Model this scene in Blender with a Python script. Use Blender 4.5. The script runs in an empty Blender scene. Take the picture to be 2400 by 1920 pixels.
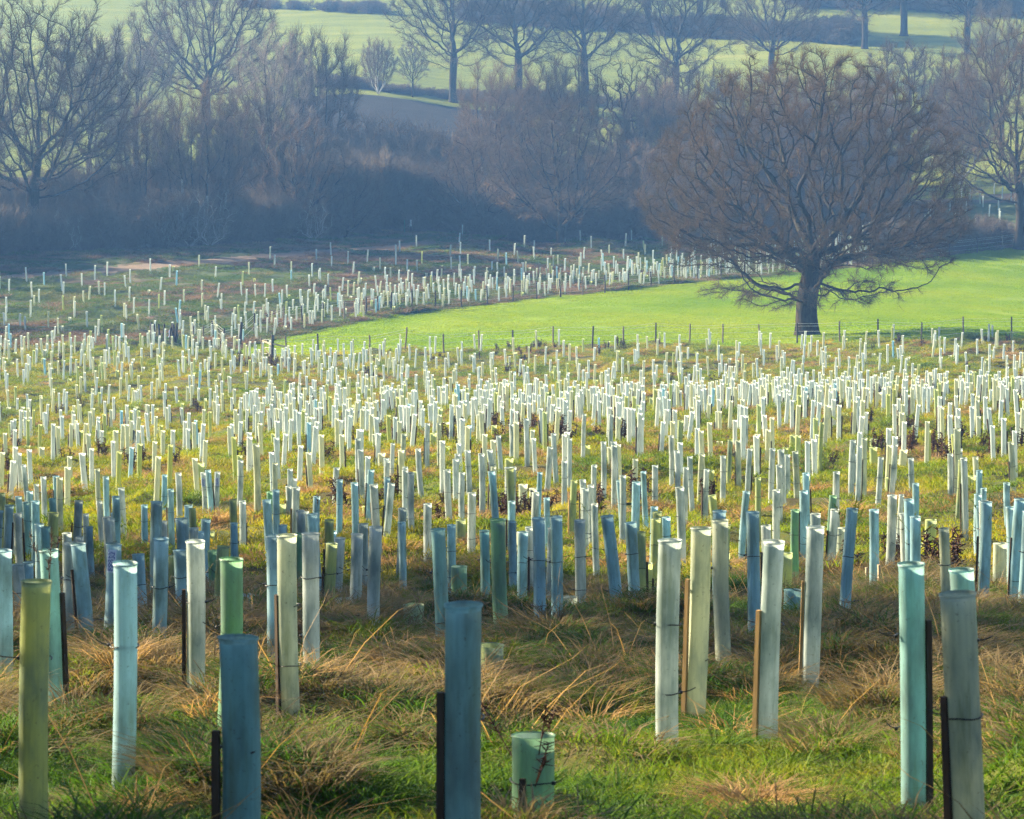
import bpy, math
import numpy as np
from mathutils import Vector, Matrix, Euler

rng = np.random.default_rng(11)
SC = bpy.context.scene
COL = SC.collection

# ------------------------------------------------------------------ camera, sky, sun, exposure
F, CX, CY, HORIZON = 10000.0, 1200.0, 960.0, -400.0      # photograph pixels (2400 x 1920)
PITCH = math.atan2(HORIZON - CY, F)
cam_data = bpy.data.cameras.new('camera')
cam = bpy.data.objects.new('camera', cam_data)
COL.objects.link(cam)
cam.location = (0, 0, 0)
cam.rotation_euler = (math.pi / 2 + PITCH, 0, 0)
cam_data.sensor_width = 36.0
cam_data.sensor_fit = 'HORIZONTAL'
cam_data.lens = 36.0 * F / 2400.0
cam_data.clip_start = 0.5
cam_data.clip_end = 6000
cam_data.dof.use_dof = True
cam_data.dof.focus_distance = 120.0
cam_data.dof.aperture_fstop = 18.0
SC.camera = cam

SUN_AZ = math.radians(63)        # to the left of the viewing direction
SUN_EL = math.radians(22)
SUN_DIR = Vector((-math.sin(SUN_AZ) * math.cos(SUN_EL), math.cos(SUN_AZ) * math.cos(SUN_EL), math.sin(SUN_EL)))
world = bpy.data.worlds.new('World')
SC.world = world
world.use_nodes = True
wn = world.node_tree
sky = wn.nodes.new('ShaderNodeTexSky')
sky.sky_type = 'NISHITA'
sky.sun_disc = False
sky.sun_elevation = SUN_EL
sky.sun_rotation = -SUN_AZ
sky.altitude = 60
sky.air_density = 1.0
sky.dust_density = 0.1
sky.ozone_density = 2.0
bg = wn.nodes['Background']
wn.links.new(sky.outputs[0], bg.inputs[0])
bg.inputs[1].default_value = 0.05
sun_data = bpy.data.lights.new('sun', 'SUN')
sun_data.energy = 5.0
sun_data.angle = math.radians(0.55)
sun_data.color = (1.0, 0.85, 0.58)
sun = bpy.data.objects.new('sun', sun_data)
COL.objects.link(sun)
sun.rotation_euler = SUN_DIR.to_track_quat('Z', 'Y').to_euler()
SC.view_settings.view_transform = 'Standard'
SC.view_settings.look = 'None'
SC.view_settings.gamma = 1.0
SC.view_settings.exposure = 2.35
SC.view_settings.use_curve_mapping = False
SC.render.engine = 'CYCLES'
cy = SC.cycles
cy.max_bounces = 6
cy.diffuse_bounces = 4
cy.glossy_bounces = 2
cy.transmission_bounces = 4
cy.use_adaptive_sampling = True
cy.adaptive_threshold = 0.02
cy.volume_bounces = 0
cy.use_light_tree = False
cy.use_denoising = True
cy.denoiser = 'OPENIMAGEDENOISE'
cy.denoising_prefilter = 'NONE'
cy.caustics_reflective = False
cy.caustics_refractive = False

# ------------------------------------------------------------------ picture <-> place
cp, sp = math.cos(PITCH), math.sin(PITCH)

def ray(px, py):
    a, b = (np.asarray(px, float) - CX), (CY - np.asarray(py, float))
    return a, F * cp - b * sp, F * sp + b * cp          # x, y, z

def at(px, py, d):
    x, y, z = ray(px, py)
    k = d / y
    return x * k, d + 0 * k, z * k

def project(X, Y, Z):
    f = Y * cp + Z * sp
    up = -Y * sp + Z * cp
    return CX + F * X / f, CY - F * up / f

# ------------------------------------------------------------------ terrain height
CTRL = []
NEARCOL = ((2290, 13.4), (1870, 21.9), (1690, 28), (1525, 39), (1425, 54))
for px in (-150, 1200, 2550):
    for py, d in NEARCOL:
        CTRL.append((px, py, d))
for px, col in ((-150, ((1350, 72), (1264, 90), (1172, 110), (1066, 160), (1003, 204), (944, 232), (872, 250))),
                (450, ((1320, 74), (1240, 90), (1160, 106), (1055, 150), (1003, 186), (935, 230), (875, 252))),
                (1200, ((1291, 76), (1185, 94), (1103, 112), (1000, 160), (930, 216), (879, 252))),
                (1800, ((1285, 76), (1180, 94), (1083, 117), (983, 160), (912, 228), (872, 252))),
                (2550, ((1280, 76), (1170, 94), (1065, 120), (962, 162), (896, 230), (860, 252)))):
    for py, d in col:
        CTRL.append((px, py, d))
for px, py, d in ((0, 822, 283), (700, 830, 278), (1500, 812, 278), (2300, 795, 278),
                  (1890, 785, 290),
                  (560, 808, 288), (900, 742, 312), (1340, 690, 335), (1750, 650, 360), (2100, 612, 382), (2400, 578, 400), (2600, 560, 408),
                  (0, 750, 303), (300, 740, 306), (0, 690, 325), (400, 680, 330), (800, 640, 352), (1200, 612, 375), (1550, 600, 388),
                  (0, 648, 345), (500, 612, 362), (1000, 570, 392), (0, 608, 364), (500, 583, 378), (900, 548, 404), (1250, 570, 402), (1600, 572, 408),
                  (2000, 560, 412), (2300, 500, 428), (2300, 430, 462), (2600, 480, 430), (1700, 470, 460),
                  (1000, 345, 482), (400, 400, 470), (1500, 360, 490), (0, 380, 470),
                  (820, 215, 545), (1120, 238, 555), (1582, 250, 562), (300, 190, 560), (2300, 230, 560), (-150, 190, 560), (2550, 230, 560)):
    CTRL.append((px, py, d))
for px in (-150, 600, 1200, 1800, 2550):
    for py, d in ((130, 615), (50, 665), (0, 700), (-100, 770), (-210, 900), (-280, 1300)):
        CTRL.append((px, py, d))
CX3, CY3, CZ3 = at(np.array([c[0] for c in CTRL]), np.array([c[1] for c in CTRL]), np.array([c[2] for c in CTRL], float))
CX3 = np.concatenate([CX3, [-3, 0, 3, -6, 6]]); CY3 = np.concatenate([CY3, [0, 0, 0, -40, -40]]); CZ3 = np.concatenate([CZ3, [-1.75, -1.7, -1.65, 2.5, 2.5]])

def warp(X, Y):
    Yc = np.maximum(Y, -12)
    return np.clip(X / (Yc + 18), -0.15, 0.15) / 0.085, np.log(Yc + 24) * 2.2

def tps(r2):
    return 0.5 * r2 * np.log(r2 + 1e-9)

_cu, _cv = warp(CX3, CY3)
_n = len(_cu)
_K = tps((_cu[:, None] - _cu[None]) ** 2 + (_cv[:, None] - _cv[None]) ** 2) + np.eye(_n) * 0.004
_P = np.stack([np.ones(_n), _cu, _cv], 1)
_A = np.block([[_K, _P], [_P.T, np.zeros((3, 3))]])
_W = np.linalg.solve(_A, np.concatenate([CZ3, np.zeros(3)]))

def land(X, Y):
    X = np.asarray(X, float); Y = np.asarray(Y, float)
    shp = np.broadcast(X, Y).shape
    X = np.broadcast_to(X, shp).ravel(); Y = np.broadcast_to(Y, shp).ravel()
    out = np.empty(X.size)
    for s in range(0, X.size, 40000):
        u, v = warp(X[s:s + 40000], Y[s:s + 40000])
        k = tps((u[:, None] - _cu[None]) ** 2 + (v[:, None] - _cv[None]) ** 2)
        out[s:s + 40000] = k @ _W[:_n] + _W[_n] + _W[_n + 1] * u + _W[_n + 2] * v
    return out.reshape(shp)

def hash2(i, j, seed):
    h = (i.astype(np.int64) * 374761393 + j.astype(np.int64) * 668265263 + seed * 974634777) & 0x7fffffff
    h = ((h ^ (h >> 13)) * 1274126177) & 0x7fffffff
    return ((h ^ (h >> 16)) & 0xffff) / 65535.0

def vnoise(X, Y, wl, seed=0):
    x, y = np.asarray(X) / wl, np.asarray(Y) / wl
    i, j = np.floor(x), np.floor(y)
    fx, fy = x - i, y - j
    fx, fy = fx * fx * (3 - 2 * fx), fy * fy * (3 - 2 * fy)
    a, b, c, d = hash2(i, j, seed), hash2(i + 1, j, seed), hash2(i, j + 1, seed), hash2(i + 1, j + 1, seed)
    return (a * (1 - fx) + b * fx) * (1 - fy) + (c * (1 - fx) + d * fx) * fy

def hit(px, py):
    """where the sight line through a photograph pixel meets the ground"""
    Ys = np.geomspace(9, 1250, 900)
    x, y, z = ray(px, py)
    X, Z = x / y * Ys, z / y * Ys
    g = land(X, Ys)
    k = np.argmax(Z < g)
    if k == 0:
        k = len(Ys) - 1
    a, b = (Z - g)[k - 1], (Z - g)[k]
    t = a / (a - b) if a != b else 0
    Yh = Ys[k - 1] + (Ys[k] - Ys[k - 1]) * t
    return x / y * Yh, Yh

def line(pts):
    h = np.array([hit(*p) for p in pts])
    u = h[:, 0] / h[:, 1]
    o = np.argsort(u)
    return u[o], h[o, 1]

NEAR = line([(-300, 822), (0, 822), (700, 830), (1500, 812), (2300, 795), (2700, 790)])
FARF = line([(520, 826), (560, 812), (700, 782), (900, 744), (1340, 691), (1750, 651), (2100, 613), (2400, 579), (2700, 555)])
PATH0 = line([(-300, 668), (0, 656), (500, 620), (800, 596), (1000, 574), (1150, 560)])
PATH1 = line([(-300, 658), (0, 645), (500, 606), (800, 582), (1000, 562), (1150, 550)])
WOOD = line([(-300, 625), (0, 606), (500, 580), (900, 548), (1000, 548), (1250, 572), (1600, 574), (1900, 560), (2100, 540), (2300, 440), (2700, 420)])
L = lambda ln, u: np.interp(u, ln[0], ln[1])

def zone(X, Y):
    u = X / np.maximum(Y, 5)
    z = np.zeros(np.shape(X), int)                       # 0 rough meadow
    z[Y > L(NEAR, u)] = 2                                # 2 far meadow
    z[(Y > L(NEAR, u)) & (Y < L(FARF, u)) & (u > FARF[0][0])] = 1   # 1 pasture
    z[(Y > L(PATH0, u)) & (Y < L(PATH1, u)) & (u < -0.0175)] = 3     # 3 footpath
    z[Y > L(WOOD, u)] = 4                                # 4 woodland floor
    z[Y > 452 - 40 * u] = 6                              # 6 hillside
    z[(Y > 430) & (Y < 541) & (u > -0.052) & (u < 0.004)] = 5       # 5 ploughed
    return z

# (top x, top y, foot x, foot y, colour, wide guard?, stake: n none / l left / r right / b behind, fresh?)  photograph pixels
H = []
def T(*rows):
    for r in rows: H.append(r)
T((12, 1286, 10, 1601, 'b', 0, 'n'), (45, 1325, 58, 1498, 'w', 0, 'b'), (68, 1313, 68, 1452, 'b', 0, 'b'), (94, 1354, 80, 1945, 'y', 0, 'b'), (119, 1283, 132, 1659, 't', 0, 'r'),
  (172, 1281, 160, 1550, 'w', 0, 'b'), (187, 1281, 208, 1557, 'b', 0, 'l'), (270, 1283, 255, 1546, 'b', 0, 'b'), (301, 1321, 288, 1858, 'b', 0, 'b'), (325, 1304, 335, 1482, 'b', 0, 'b'),
  (382, 1265, 371, 1559, 'b', 0, 'b'), (425, 1291, 428, 1510, 'b', 0, 'b'), (462, 1267, 458, 1655, 'w', 0, 'l'), (499, 1288, 507, 1432, 'g', 0, 'b'), (526, 1281, 515, 1492, 'y', 0, 'b'),
  (547, 1302, 532, 1745, 'g', 0, 'b'), (577, 1396, 577, 1492, 't', 1, 'b'), (563, 1488, 557, 2150, 't', 0, 'l'), (643, 1260, 643, 1575, 'b', 0, 'b'), (676, 1254, 682, 1684, 'c', 0, 'l'),
  (702, 1250, 700, 1420, 'g', 0, 'b'), (729, 1248, 730, 1609, 'w', 0, 'b'), (779, 1273, 770, 1467, 'y', 0, 'l'), (798, 1260, 787, 1442, 'w', 0, 'b'), (838, 1256, 829, 1509, 'w', 0, 'b'),
  (882, 1238, 873, 1530, 'w', 0, 'b'), (808, 1409, 808, 1488, 'c', 1, 'b'), (405, 1315, 407, 1372, 'y', 1, 'b'),
  (1027, 1244, 1040, 1567, 't', 0, 'b'), (1058, 1227, 1060, 1402, 'b', 0, 'b'), (1076, 1325, 1076, 1440, 'g', 1, 'b'), (1087, 1400, 1084, 2190, 't', 0, 'l'), (1135, 1242, 1137, 1452, 't', 0, 'b'),
  (1167, 1217, 1180, 1546, 'g', 0, 'b'), (1153, 1507, 1151, 1617, 'y', 1, 'b'), (1240, 1234, 1241, 1387, 'w', 0, 'b'), (1262, 1215, 1264, 1515, 'b', 0, 'b'), (1303, 1210, 1306, 1492, 'b', 0, 'b'),
  (1223, 1248, 1223, 1314, 'c', 1, 'b'), (1080, 1233, 1080, 1297, 'y', 1, 'b'), (1358, 1215, 1361, 1447, 'w', 0, 'b'), (1393, 1180, 1399, 1363, 'w', 0, 'b'), (1421, 1208, 1450, 1470, 'b', 0, 'b'),
  (1477, 1225, 1489, 1462, 'b', 0, 'b'), (1332, 1400, 1332, 1473, 'c', 1, 'b'), (1568, 1265, 1563, 1765, 'w', 0, 'b'), (1642, 1233, 1629, 1685, 'c', 0, 'l', 1), (1685, 1225, 1698, 1607, 'c', 0, 'b'),
  (1684, 1198, 1690, 1492, 'b', 0, 'b'), (1250, 1722, 1247, 1950, 'g', 1, 'f'), (970, 1419, 970, 1512, 'y', 1, 'b'),
  (1761, 1200, 1768, 1530, 'b', 0, 'b'), (1810, 1265, 1798, 1745, 'w', 0, 'l', 1), (1840, 1294, 1840, 1398, 'y', 1, 'b'), (1861, 1191, 1864, 1373, 'g', 0, 'b'), (1909, 1235, 1898, 1622, 'w', 0, 'l', 1),
  (1909, 1203, 1908, 1385, 'w', 0, 'b'), (1994, 1191, 1977, 1502, 'b', 0, 'b'), (1857, 1384, 1857, 1472, 't', 1, 'b'), (2142, 1210, 2144, 1432, 'b', 0, 'b'), (2181, 1215, 2178, 1317, 'y', 1, 'b'),
  (2208, 1241, 2220, 1490, 'c', 0, 'b'), (2128, 1321, 2141, 1905, 't', 0, 'r'), (2246, 1336, 2268, 1800, 't', 0, 'b'), (2233, 1387, 2277, 2095, 'c', 0, 'l'), (2308, 1174, 2300, 1447, 'b', 0, 'l'),
  (2387, 1168, 2375, 1437, 'b', 0, 'l'), (2342, 1271, 2342, 1387, 'c', 1, 'b'), (2357, 1145, 2363, 1262, 'b', 0, 'b'), (2290, 1156, 2292, 1302, 'b', 0, 'b'), (2255, 1085, 2262, 1277, 'w', 0, 'l'),
  (2240, 1030, 2243, 1197, 'c', 0, 'l'), (2225, 1063, 2226, 1202, 'w', 0, 'b'), (2366, 1010, 2377, 1172, 'c', 0, 'l'), (2144, 1145, 2144, 1262, 'b', 0, 'b'), (1997, 1016, 1995, 1167, 'w', 0, 'b'),
  (2013, 1063, 2010, 1202, 'w', 0, 'r'), (2024, 1030, 2024, 1180, 'c', 0, 'b'), (1958, 1104, 1963, 1292, 'w', 0, 'b'), (1951, 1160, 1942, 1330, 'g', 0, 'b'), (1882, 1150, 1884, 1332, 'b', 0, 'l'),
  (1862, 1085, 1868, 1197, 'c', 0, 'b'), (1829, 1070, 1838, 1220, 'w', 0, 'b'), (1809, 1061, 1807, 1207, 'w', 0, 'b'), (1818, 1139, 1820, 1282, 'w', 0, 'b'), (1666, 1087, 1665, 1192, 'y', 0, 'r'),
  (1711, 1018, 1708, 1145, 'y', 0, 'b'), (1694, 1057, 1693, 1182, 'w', 0, 'b'), (1925, 1000, 1921, 1115, 'y', 0, 'b'), (1887, 1106, 1887, 1149, 'y', 1, 'b'), (1747, 990, 1746, 1082, 'w', 0, 'b'),
  (1651, 1140, 1652, 1178, 'y', 1, 'b'),
  (839, 1033, 841, 1147, 'w', 0, 'b'), (866, 1087, 866, 1180, 'b', 0, 'l'), (860, 1182, 861, 1228, 'y', 1, 'b'), (878, 1167, 878, 1224, 'g', 0, 'b'), (906, 1070, 906, 1152, 'w', 0, 'b'),
  (908, 1132, 910, 1277, 'b', 0, 'b'), (921, 1052, 918, 1137, 'w', 0, 'b'), (950, 1106, 949, 1254, 'w', 0, 'b'), (964, 1137, 965, 1288, 'w', 0, 'b'), (946, 1035, 946, 1117, 'c', 0, 'b'),
  (1003, 1180, 1003, 1351, 'w', 0, 'b'), (1002, 1011, 1001, 1124, 'w', 0, 'l'), (1028, 1018, 1029, 1122, 'c', 0, 'b'), (1046, 1052, 1046, 1098, 'y', 1, 'b'), (978, 1110, 978, 1142, 'y', 1, 'b'),
  (1048, 1091, 1054, 1232, 'w', 0, 'b'), (1068, 1059, 1070, 1184, 'w', 0, 'b'), (1083, 1110, 1082, 1240, 'w', 0, 'b'), (1096, 1035, 1100, 1160, 'w', 0, 'b'), (1128, 1070, 1130, 1214, 'w', 0, 'b'),
  (1147, 1043, 1161, 1165, 'w', 0, 'l'), (1168, 1017, 1175, 1132, 'w', 0, 'b'), (1190, 1087, 1192, 1192, 'w', 0, 'b'), (1195, 1132, 1199, 1292, 'y', 0, 'b'), (1198, 1009, 1199, 1092, 'w', 0, 'b'),
  (1251, 1135, 1251, 1184, 'c', 1, 'b'), (1233, 1000, 1236, 1112, 'w', 0, 'b'), (1281, 1169, 1282, 1302, 'b', 0, 'b'), (1297, 1015, 1305, 1144, 'w', 0, 'b'), (1335, 1019, 1335, 1147, 'w', 0, 'b'),
  (1369, 1004, 1366, 1110, 'w', 0, 'b'), (1365, 1119, 1368, 1227, 'w', 0, 'l'), (1384, 1139, 1388, 1299, 'w', 0, 'b'), (1393, 1095, 1393, 1182, 'c', 0, 'b'), (1414, 1045, 1414, 1184, 'w', 0, 'b'),
  (1439, 1061, 1439, 1206, 'w', 0, 'b'), (1459, 1119, 1458, 1291, 'w', 0, 'b'), (1535, 1089, 1535, 1197, 'w', 0, 'b'), (1533, 1188, 1530, 1352, 'b', 0, 'b'), (1537, 1212, 1535, 1402, 'y', 0, 'r'),
  (1560, 1212, 1560, 1342, 'b', 0, 'b'), (1592, 1143, 1598, 1332, 'w', 0, 'b'), (1572, 1020, 1574, 1154, 'w', 0, 'b'), (1594, 1007, 1592, 1120, 'y', 0, 'b'), (1432, 1000, 1431, 1092, 'w', 0, 'b'),
  (33, 1191, 34, 1310, 'w', 0, 'r'), (45, 1169, 47, 1282, 'b', 0, 'b'), (58, 1174, 55, 1277, 'w', 0, 'b'), (86, 1156, 88, 1232, 'w', 0, 'b'), (103, 1119, 105, 1243, 'w', 0, 'b'),
  (142, 1141, 142, 1280, 'c', 0, 'b'), (94, 1228, 94, 1402, 'b', 0, 'b'), (159, 1250, 160, 1402, 'w', 0, 'b'), (188, 1254, 200, 1390, 'w', 0, 'b'), (211, 1234, 215, 1373, 'b', 0, 'b'),
  (202, 1184, 202, 1300, 'w', 0, 'b'), (234, 1171, 242, 1306, 'w', 0, 'b'), (262, 1217, 268, 1352, 'w', 0, 'b'), (269, 1202, 272, 1320, 'b', 0, 'b'), (286, 1141, 291, 1277, 'w', 0, 'b'),
  (340, 1180, 341, 1312, 'b', 0, 'b'), (384, 1223, 384, 1372, 'w', 0, 'b'), (419, 1130, 421, 1258, 'w', 0, 'b'), (443, 1160, 445, 1282, 'b', 0, 'b'), (452, 1180, 450, 1292, 'y', 0, 'b'),
  (468, 1245, 468, 1392, 'b', 0, 'b'), (478, 1109, 482, 1217, 'w', 0, 'b'), (490, 1113, 494, 1225, 'y', 0, 'b'), (511, 1100, 508, 1208, 'w', 0, 'b'), (550, 1226, 548, 1362, 'b', 0, 'b'),
  (601, 1082, 604, 1247, 'c', 0, 'b'), (633, 1160, 636, 1258, 'g', 0, 'b'), (677, 1145, 679, 1257, 'w', 0, 'l'), (690, 1096, 692, 1192, 'w', 0, 'b'), (717, 1200, 718, 1322, 'w', 0, 'b'),
  (743, 1167, 743, 1282, 'b', 0, 'b'), (660, 1217, 661, 1262, 'y', 1, 'b'), (492, 1234, 492, 1276, 'y', 1, 'b'))

FEET = np.array([hit(r[2], r[3]) for r in H])
FEET_NEAR = FEET[FEET[:, 1] < 75]

def feet_dist(X, Y):
    """squared distance to the nearest close shelter foot (the ground is trodden flat there)"""
    Xf = np.array(X, float, ndmin=1); Yf = np.array(Y, float, ndmin=1)
    out = np.full(Xf.shape, 99.0)
    sel = (Yf > 8) & (Yf < 78) & (np.abs(Xf) < 13)
    if sel.any():
        d2 = np.full(sel.sum(), 99.0)
        for fx, fy in FEET_NEAR:
            d2 = np.minimum(d2, (Xf[sel] - fx) ** 2 + ((Yf[sel] - fy + .2) * .7) ** 2)
        out[sel] = d2
    return out.reshape(np.shape(X))

def mounds(X, Y):
    w = np.clip((np.asarray(Y, float) - 40) / 60, 0, 1)
    a = vnoise(X, Y, 1.5, 21) * .75 + vnoise(X, Y, .6, 23) * .25
    b = vnoise(X, Y, 2.3, 24) * .7 + vnoise(X, Y, 1.0, 25) * .3
    m = np.clip((a * (1 - w) + b * w - .48 - .10 * np.clip((27 - np.asarray(Y, float)) / 8, 0, 1)) * 2.6, 0, 1)
    return m * (1 - np.exp(-feet_dist(X, Y) / .16))

def hump(X, Y):
    z = zone(X, Y)
    rough = np.where(z == 0, 1.0, np.where(z == 2, 0.8, np.where(z == 1, 0.12, np.where(z >= 4, 0.3, 0.05))))
    far = np.clip(Y / 60.0, 0.55, 1.6)
    n = (vnoise(X, Y, 7.3, 3) - .5) * 0.34 + (vnoise(X, Y, 2.1, 4) - .5) * 0.22 * far + (vnoise(X, Y, 0.83, 5) - .5) * 0.17 * far + (vnoise(X, Y, 0.33, 6) - .5) * 0.06
    n = (n - .03) * (1 - .95 * np.exp(-feet_dist(X, Y) / .35))
    return (n + mounds(X, Y) * (.32 + .04 * np.clip(Y / 120, 0, 1))) * rough

def ground(X, Y):
    return land(X, Y) + hump(np.asarray(X, float), np.asarray(Y, float))

# ------------------------------------------------------------------ mesh helpers
def mk_mesh(name, verts, faces4=None, faces3=None, mats=(), idx4=None, idx3=None, smooth=True):
    verts = np.asarray(verts, np.float32)
    q = np.zeros((0, 4), np.int32) if faces4 is None else np.asarray(faces4, np.int32)
    t = np.zeros((0, 3), np.int32) if faces3 is None else np.asarray(faces3, np.int32)
    me = bpy.data.meshes.new(name)
    me.vertices.add(len(verts))
    me.vertices.foreach_set('co', verts.ravel())
    nl = q.size + t.size
    me.loops.add(nl)
    me.loops.foreach_set('vertex_index', np.concatenate([q.ravel(), t.ravel()]))
    me.polygons.add(len(q) + len(t))
    starts = np.concatenate([np.arange(len(q)) * 4, q.size + np.arange(len(t)) * 3]).astype(np.int32)
    me.polygons.foreach_set('loop_start', starts)
    for m in mats:
        me.materials.append(m)
    if idx4 is not None or idx3 is not None:
        a = np.zeros(len(q), np.int32) if idx4 is None else np.asarray(idx4, np.int32)
        b = np.zeros(len(t), np.int32) if idx3 is None else np.asarray(idx3, np.int32)
        me.polygons.foreach_set('material_index', np.concatenate([a, b]))
    me.update(calc_edges=True)
    if smooth:
        me.shade_smooth()
    else:
        me.shade_flat()
    return me

def link(name, me, parent=None, **props):
    o = bpy.data.objects.new(name, me)
    COL.objects.link(o)
    if parent is not None:
        o.parent = parent
    for k, v in props.items():
        o[k] = v
    return o

def empty(name, loc, rot=(0, 0, 0), **props):
    o = bpy.data.objects.new(name, None)
    o.empty_display_size = 0.1
    COL.objects.link(o)
    o.location = loc
    o.rotation_euler = rot
    for k, v in props.items():
        o[k] = v
    return o

def unit(v):
    return v / (np.linalg.norm(v, axis=-1, keepdims=True) + 1e-9)

def rings(C, D, R, n, ph=0.0):
    ref = np.array([0.31, 0.88, 0.14])
    a = unit(np.cross(D, ref)); b = np.cross(D, a)
    th = np.arange(n) * 2 * math.pi / n + ph
    return C[:, None] + R[:, None, None] * (np.cos(th)[None, :, None] * a[:, None] + np.sin(th)[None, :, None] * b[:, None])

def frusta(A, B, ra, rb, dA, dB, n):
    """open tapered tubes, one per row"""
    N = len(A)
    v = np.stack([rings(A, dA, ra, n), rings(B, dB, rb, n)], 1).reshape(-1, 3)
    base = np.arange(N)[:, None] * 2 * n
    k = np.arange(n)[None]; k2 = (k + 1) % n
    f = np.stack([base + k, base + k2, base + n + k2, base + n + k], -1).reshape(-1, 4)
    return v, f

class Soup:
    def __init__(s): s.v, s.q, s.m, s.n = [], [], [], 0
    def add(s, v, q, m=0):
        if len(v) == 0: return
        s.v.append(v); s.q.append(q + s.n); s.m.append(np.full(len(q), m)); s.n += len(v)
    def mesh(s, name, mats, smooth=True):
        return mk_mesh(name, np.concatenate(s.v), np.concatenate(s.q), None, mats, np.concatenate(s.m), None, smooth)

def box(cx, cy, cz, sx, sy, sz):
    v = np.array([(x, y, z) for z in (-.5, .5) for y in (-.5, .5) for x in (-.5, .5)]) * (sx, sy, sz) + (cx, cy, cz)
    q = np.array([(0, 2, 3, 1), (4, 5, 7, 6), (0, 1, 5, 4), (2, 6, 7, 3), (0, 4, 6, 2), (1, 3, 7, 5)])
    return v, q

def bar(p, q, w, h):
    """rectangular bar from p to q"""
    p, q = np.array(p, float), np.array(q, float)
    d = unit((q - p)[None])[0]
    a = np.cross(d, (0, 0, 1.0)); a = a / np.linalg.norm(a) if np.linalg.norm(a) > 1e-4 else np.array((1., 0, 0))
    b = np.cross(a, d)
    v = np.array([c + a * w / 2 * s + b * h / 2 * t for c in (p, q) for s, t in ((-1, -1), (1, -1), (1, 1), (-1, 1))])
    f = np.array([(0, 1, 5, 4), (1, 2, 6, 5), (2, 3, 7, 6), (3, 0, 4, 7), (0, 3, 2, 1), (4, 5, 6, 7)])
    return v, f

# ------------------------------------------------------------------ materials
def new_mat(name):
    m = bpy.data.materials.new(name)
    m.use_nodes = True
    nt = m.node_tree
    for n in list(nt.nodes):
        if n.type != 'OUTPUT_MATERIAL': nt.nodes.remove(n)
    return m, nt, nt.nodes, nt.links, [n for n in nt.nodes if n.type == 'OUTPUT_MATERIAL'][0]

def N(nt, typ, **kw):
    n = nt.nodes.new(typ)
    for k, v in kw.items():
        if hasattr(n, k): setattr(n, k, v)
        else: n.inputs[k].default_value = v
    return n

def noise(nt, vec, scale, detail=3, rough=.55, dist=0.0):
    n = nt.nodes.new('ShaderNodeTexNoise')
    n.inputs['Scale'].default_value = scale
    n.inputs['Detail'].default_value = detail
    n.inputs['Roughness'].default_value = rough
    n.inputs['Distortion'].default_value = dist
    if vec is not None: nt.links.new(vec, n.inputs['Vector'])
    return n.outputs['Fac']

def ramp(nt, fac, stops, interp='LINEAR'):
    r = nt.nodes.new('ShaderNodeValToRGB')
    r.color_ramp.interpolation = interp
    e = r.color_ramp.elements
    while len(e) < len(stops): e.new(0.5)
    for k, (p, c) in enumerate(stops):
        e[k].position = p
        e[k].color = (*c, 1) if len(c) == 3 else c
    nt.links.new(fac, r.inputs[0])
    return r.outputs[0]

def mixc(nt, fac, a, b, mode='MIX'):
    m = nt.nodes.new('ShaderNodeMix')
    m.data_type = 'RGBA'; m.blend_type = mode
    for sock, v in ((m.inputs[0], fac), (m.inputs[6], a), (m.inputs[7], b)):
        if isinstance(v, (int, float)): sock.default_value = v
        elif isinstance(v, tuple): sock.default_value = (*v, 1)
        else: nt.links.new(v, sock)
    return m.outputs[2]

def mapping(nt, vec, scale=(1, 1, 1)):
    m = nt.nodes.new('ShaderNodeMapping')
    m.inputs['Scale'].default_value = scale
    nt.links.new(vec, m.inputs['Vector'])
    return m.outputs[0]

def math_(nt, op, a, b=0.0):
    m = nt.nodes.new('ShaderNodeMath'); m.operation = op
    for s, v in ((m.inputs[0], a), (m.inputs[1], b)):
        if isinstance(v, (int, float)): s.default_value = v
        else: nt.links.new(v, s)
    return m.outputs[0]

def principled(nt, color, rough=.8, spec=.2, bump=None, bump_dist=.02, bump_str=.6):
    p = nt.nodes.new('ShaderNodeBsdfPrincipled')
    if isinstance(color, tuple): p.inputs['Base Color'].default_value = (*color, 1)
    else: nt.links.new(color, p.inputs['Base Color'])
    p.inputs['Roughness'].default_value = rough
    p.inputs['Specular IOR Level'].default_value = spec
    if bump is not None:
        b = nt.nodes.new('ShaderNodeBump')
        b.inputs['Strength'].default_value = bump_str
        b.inputs['Distance'].default_value = bump_dist
        nt.links.new(bump, b.inputs['Height'])
        nt.links.new(b.outputs[0], p.inputs['Normal'])
    return p.outputs[0]

def world_pos(nt):
    return nt.nodes.new('ShaderNodeNewGeometry').outputs['Position']

def obj_co(nt):
    return nt.nodes.new('ShaderNodeTexCoord').outputs['Object']

def soil_mat(name, stops, scale=.5, bscale=14, bdist=.05):
    m, nt, _, lk, out = new_mat(name)
    p = world_pos(nt)
    c = ramp(nt, noise(nt, p, scale, 6, .62), stops)
    c = mixc(nt, .35, c, ramp(nt, noise(nt, p, scale * 14, 4, .7), [(.25, (.35, .3, .25)), (.75, (1.5, 1.5, 1.4))]), 'MULTIPLY')
    lk.new(principled(nt, c, .95, .1, noise(nt, p, bscale, 5, .7), bdist), out.inputs[0])
    return m

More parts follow.
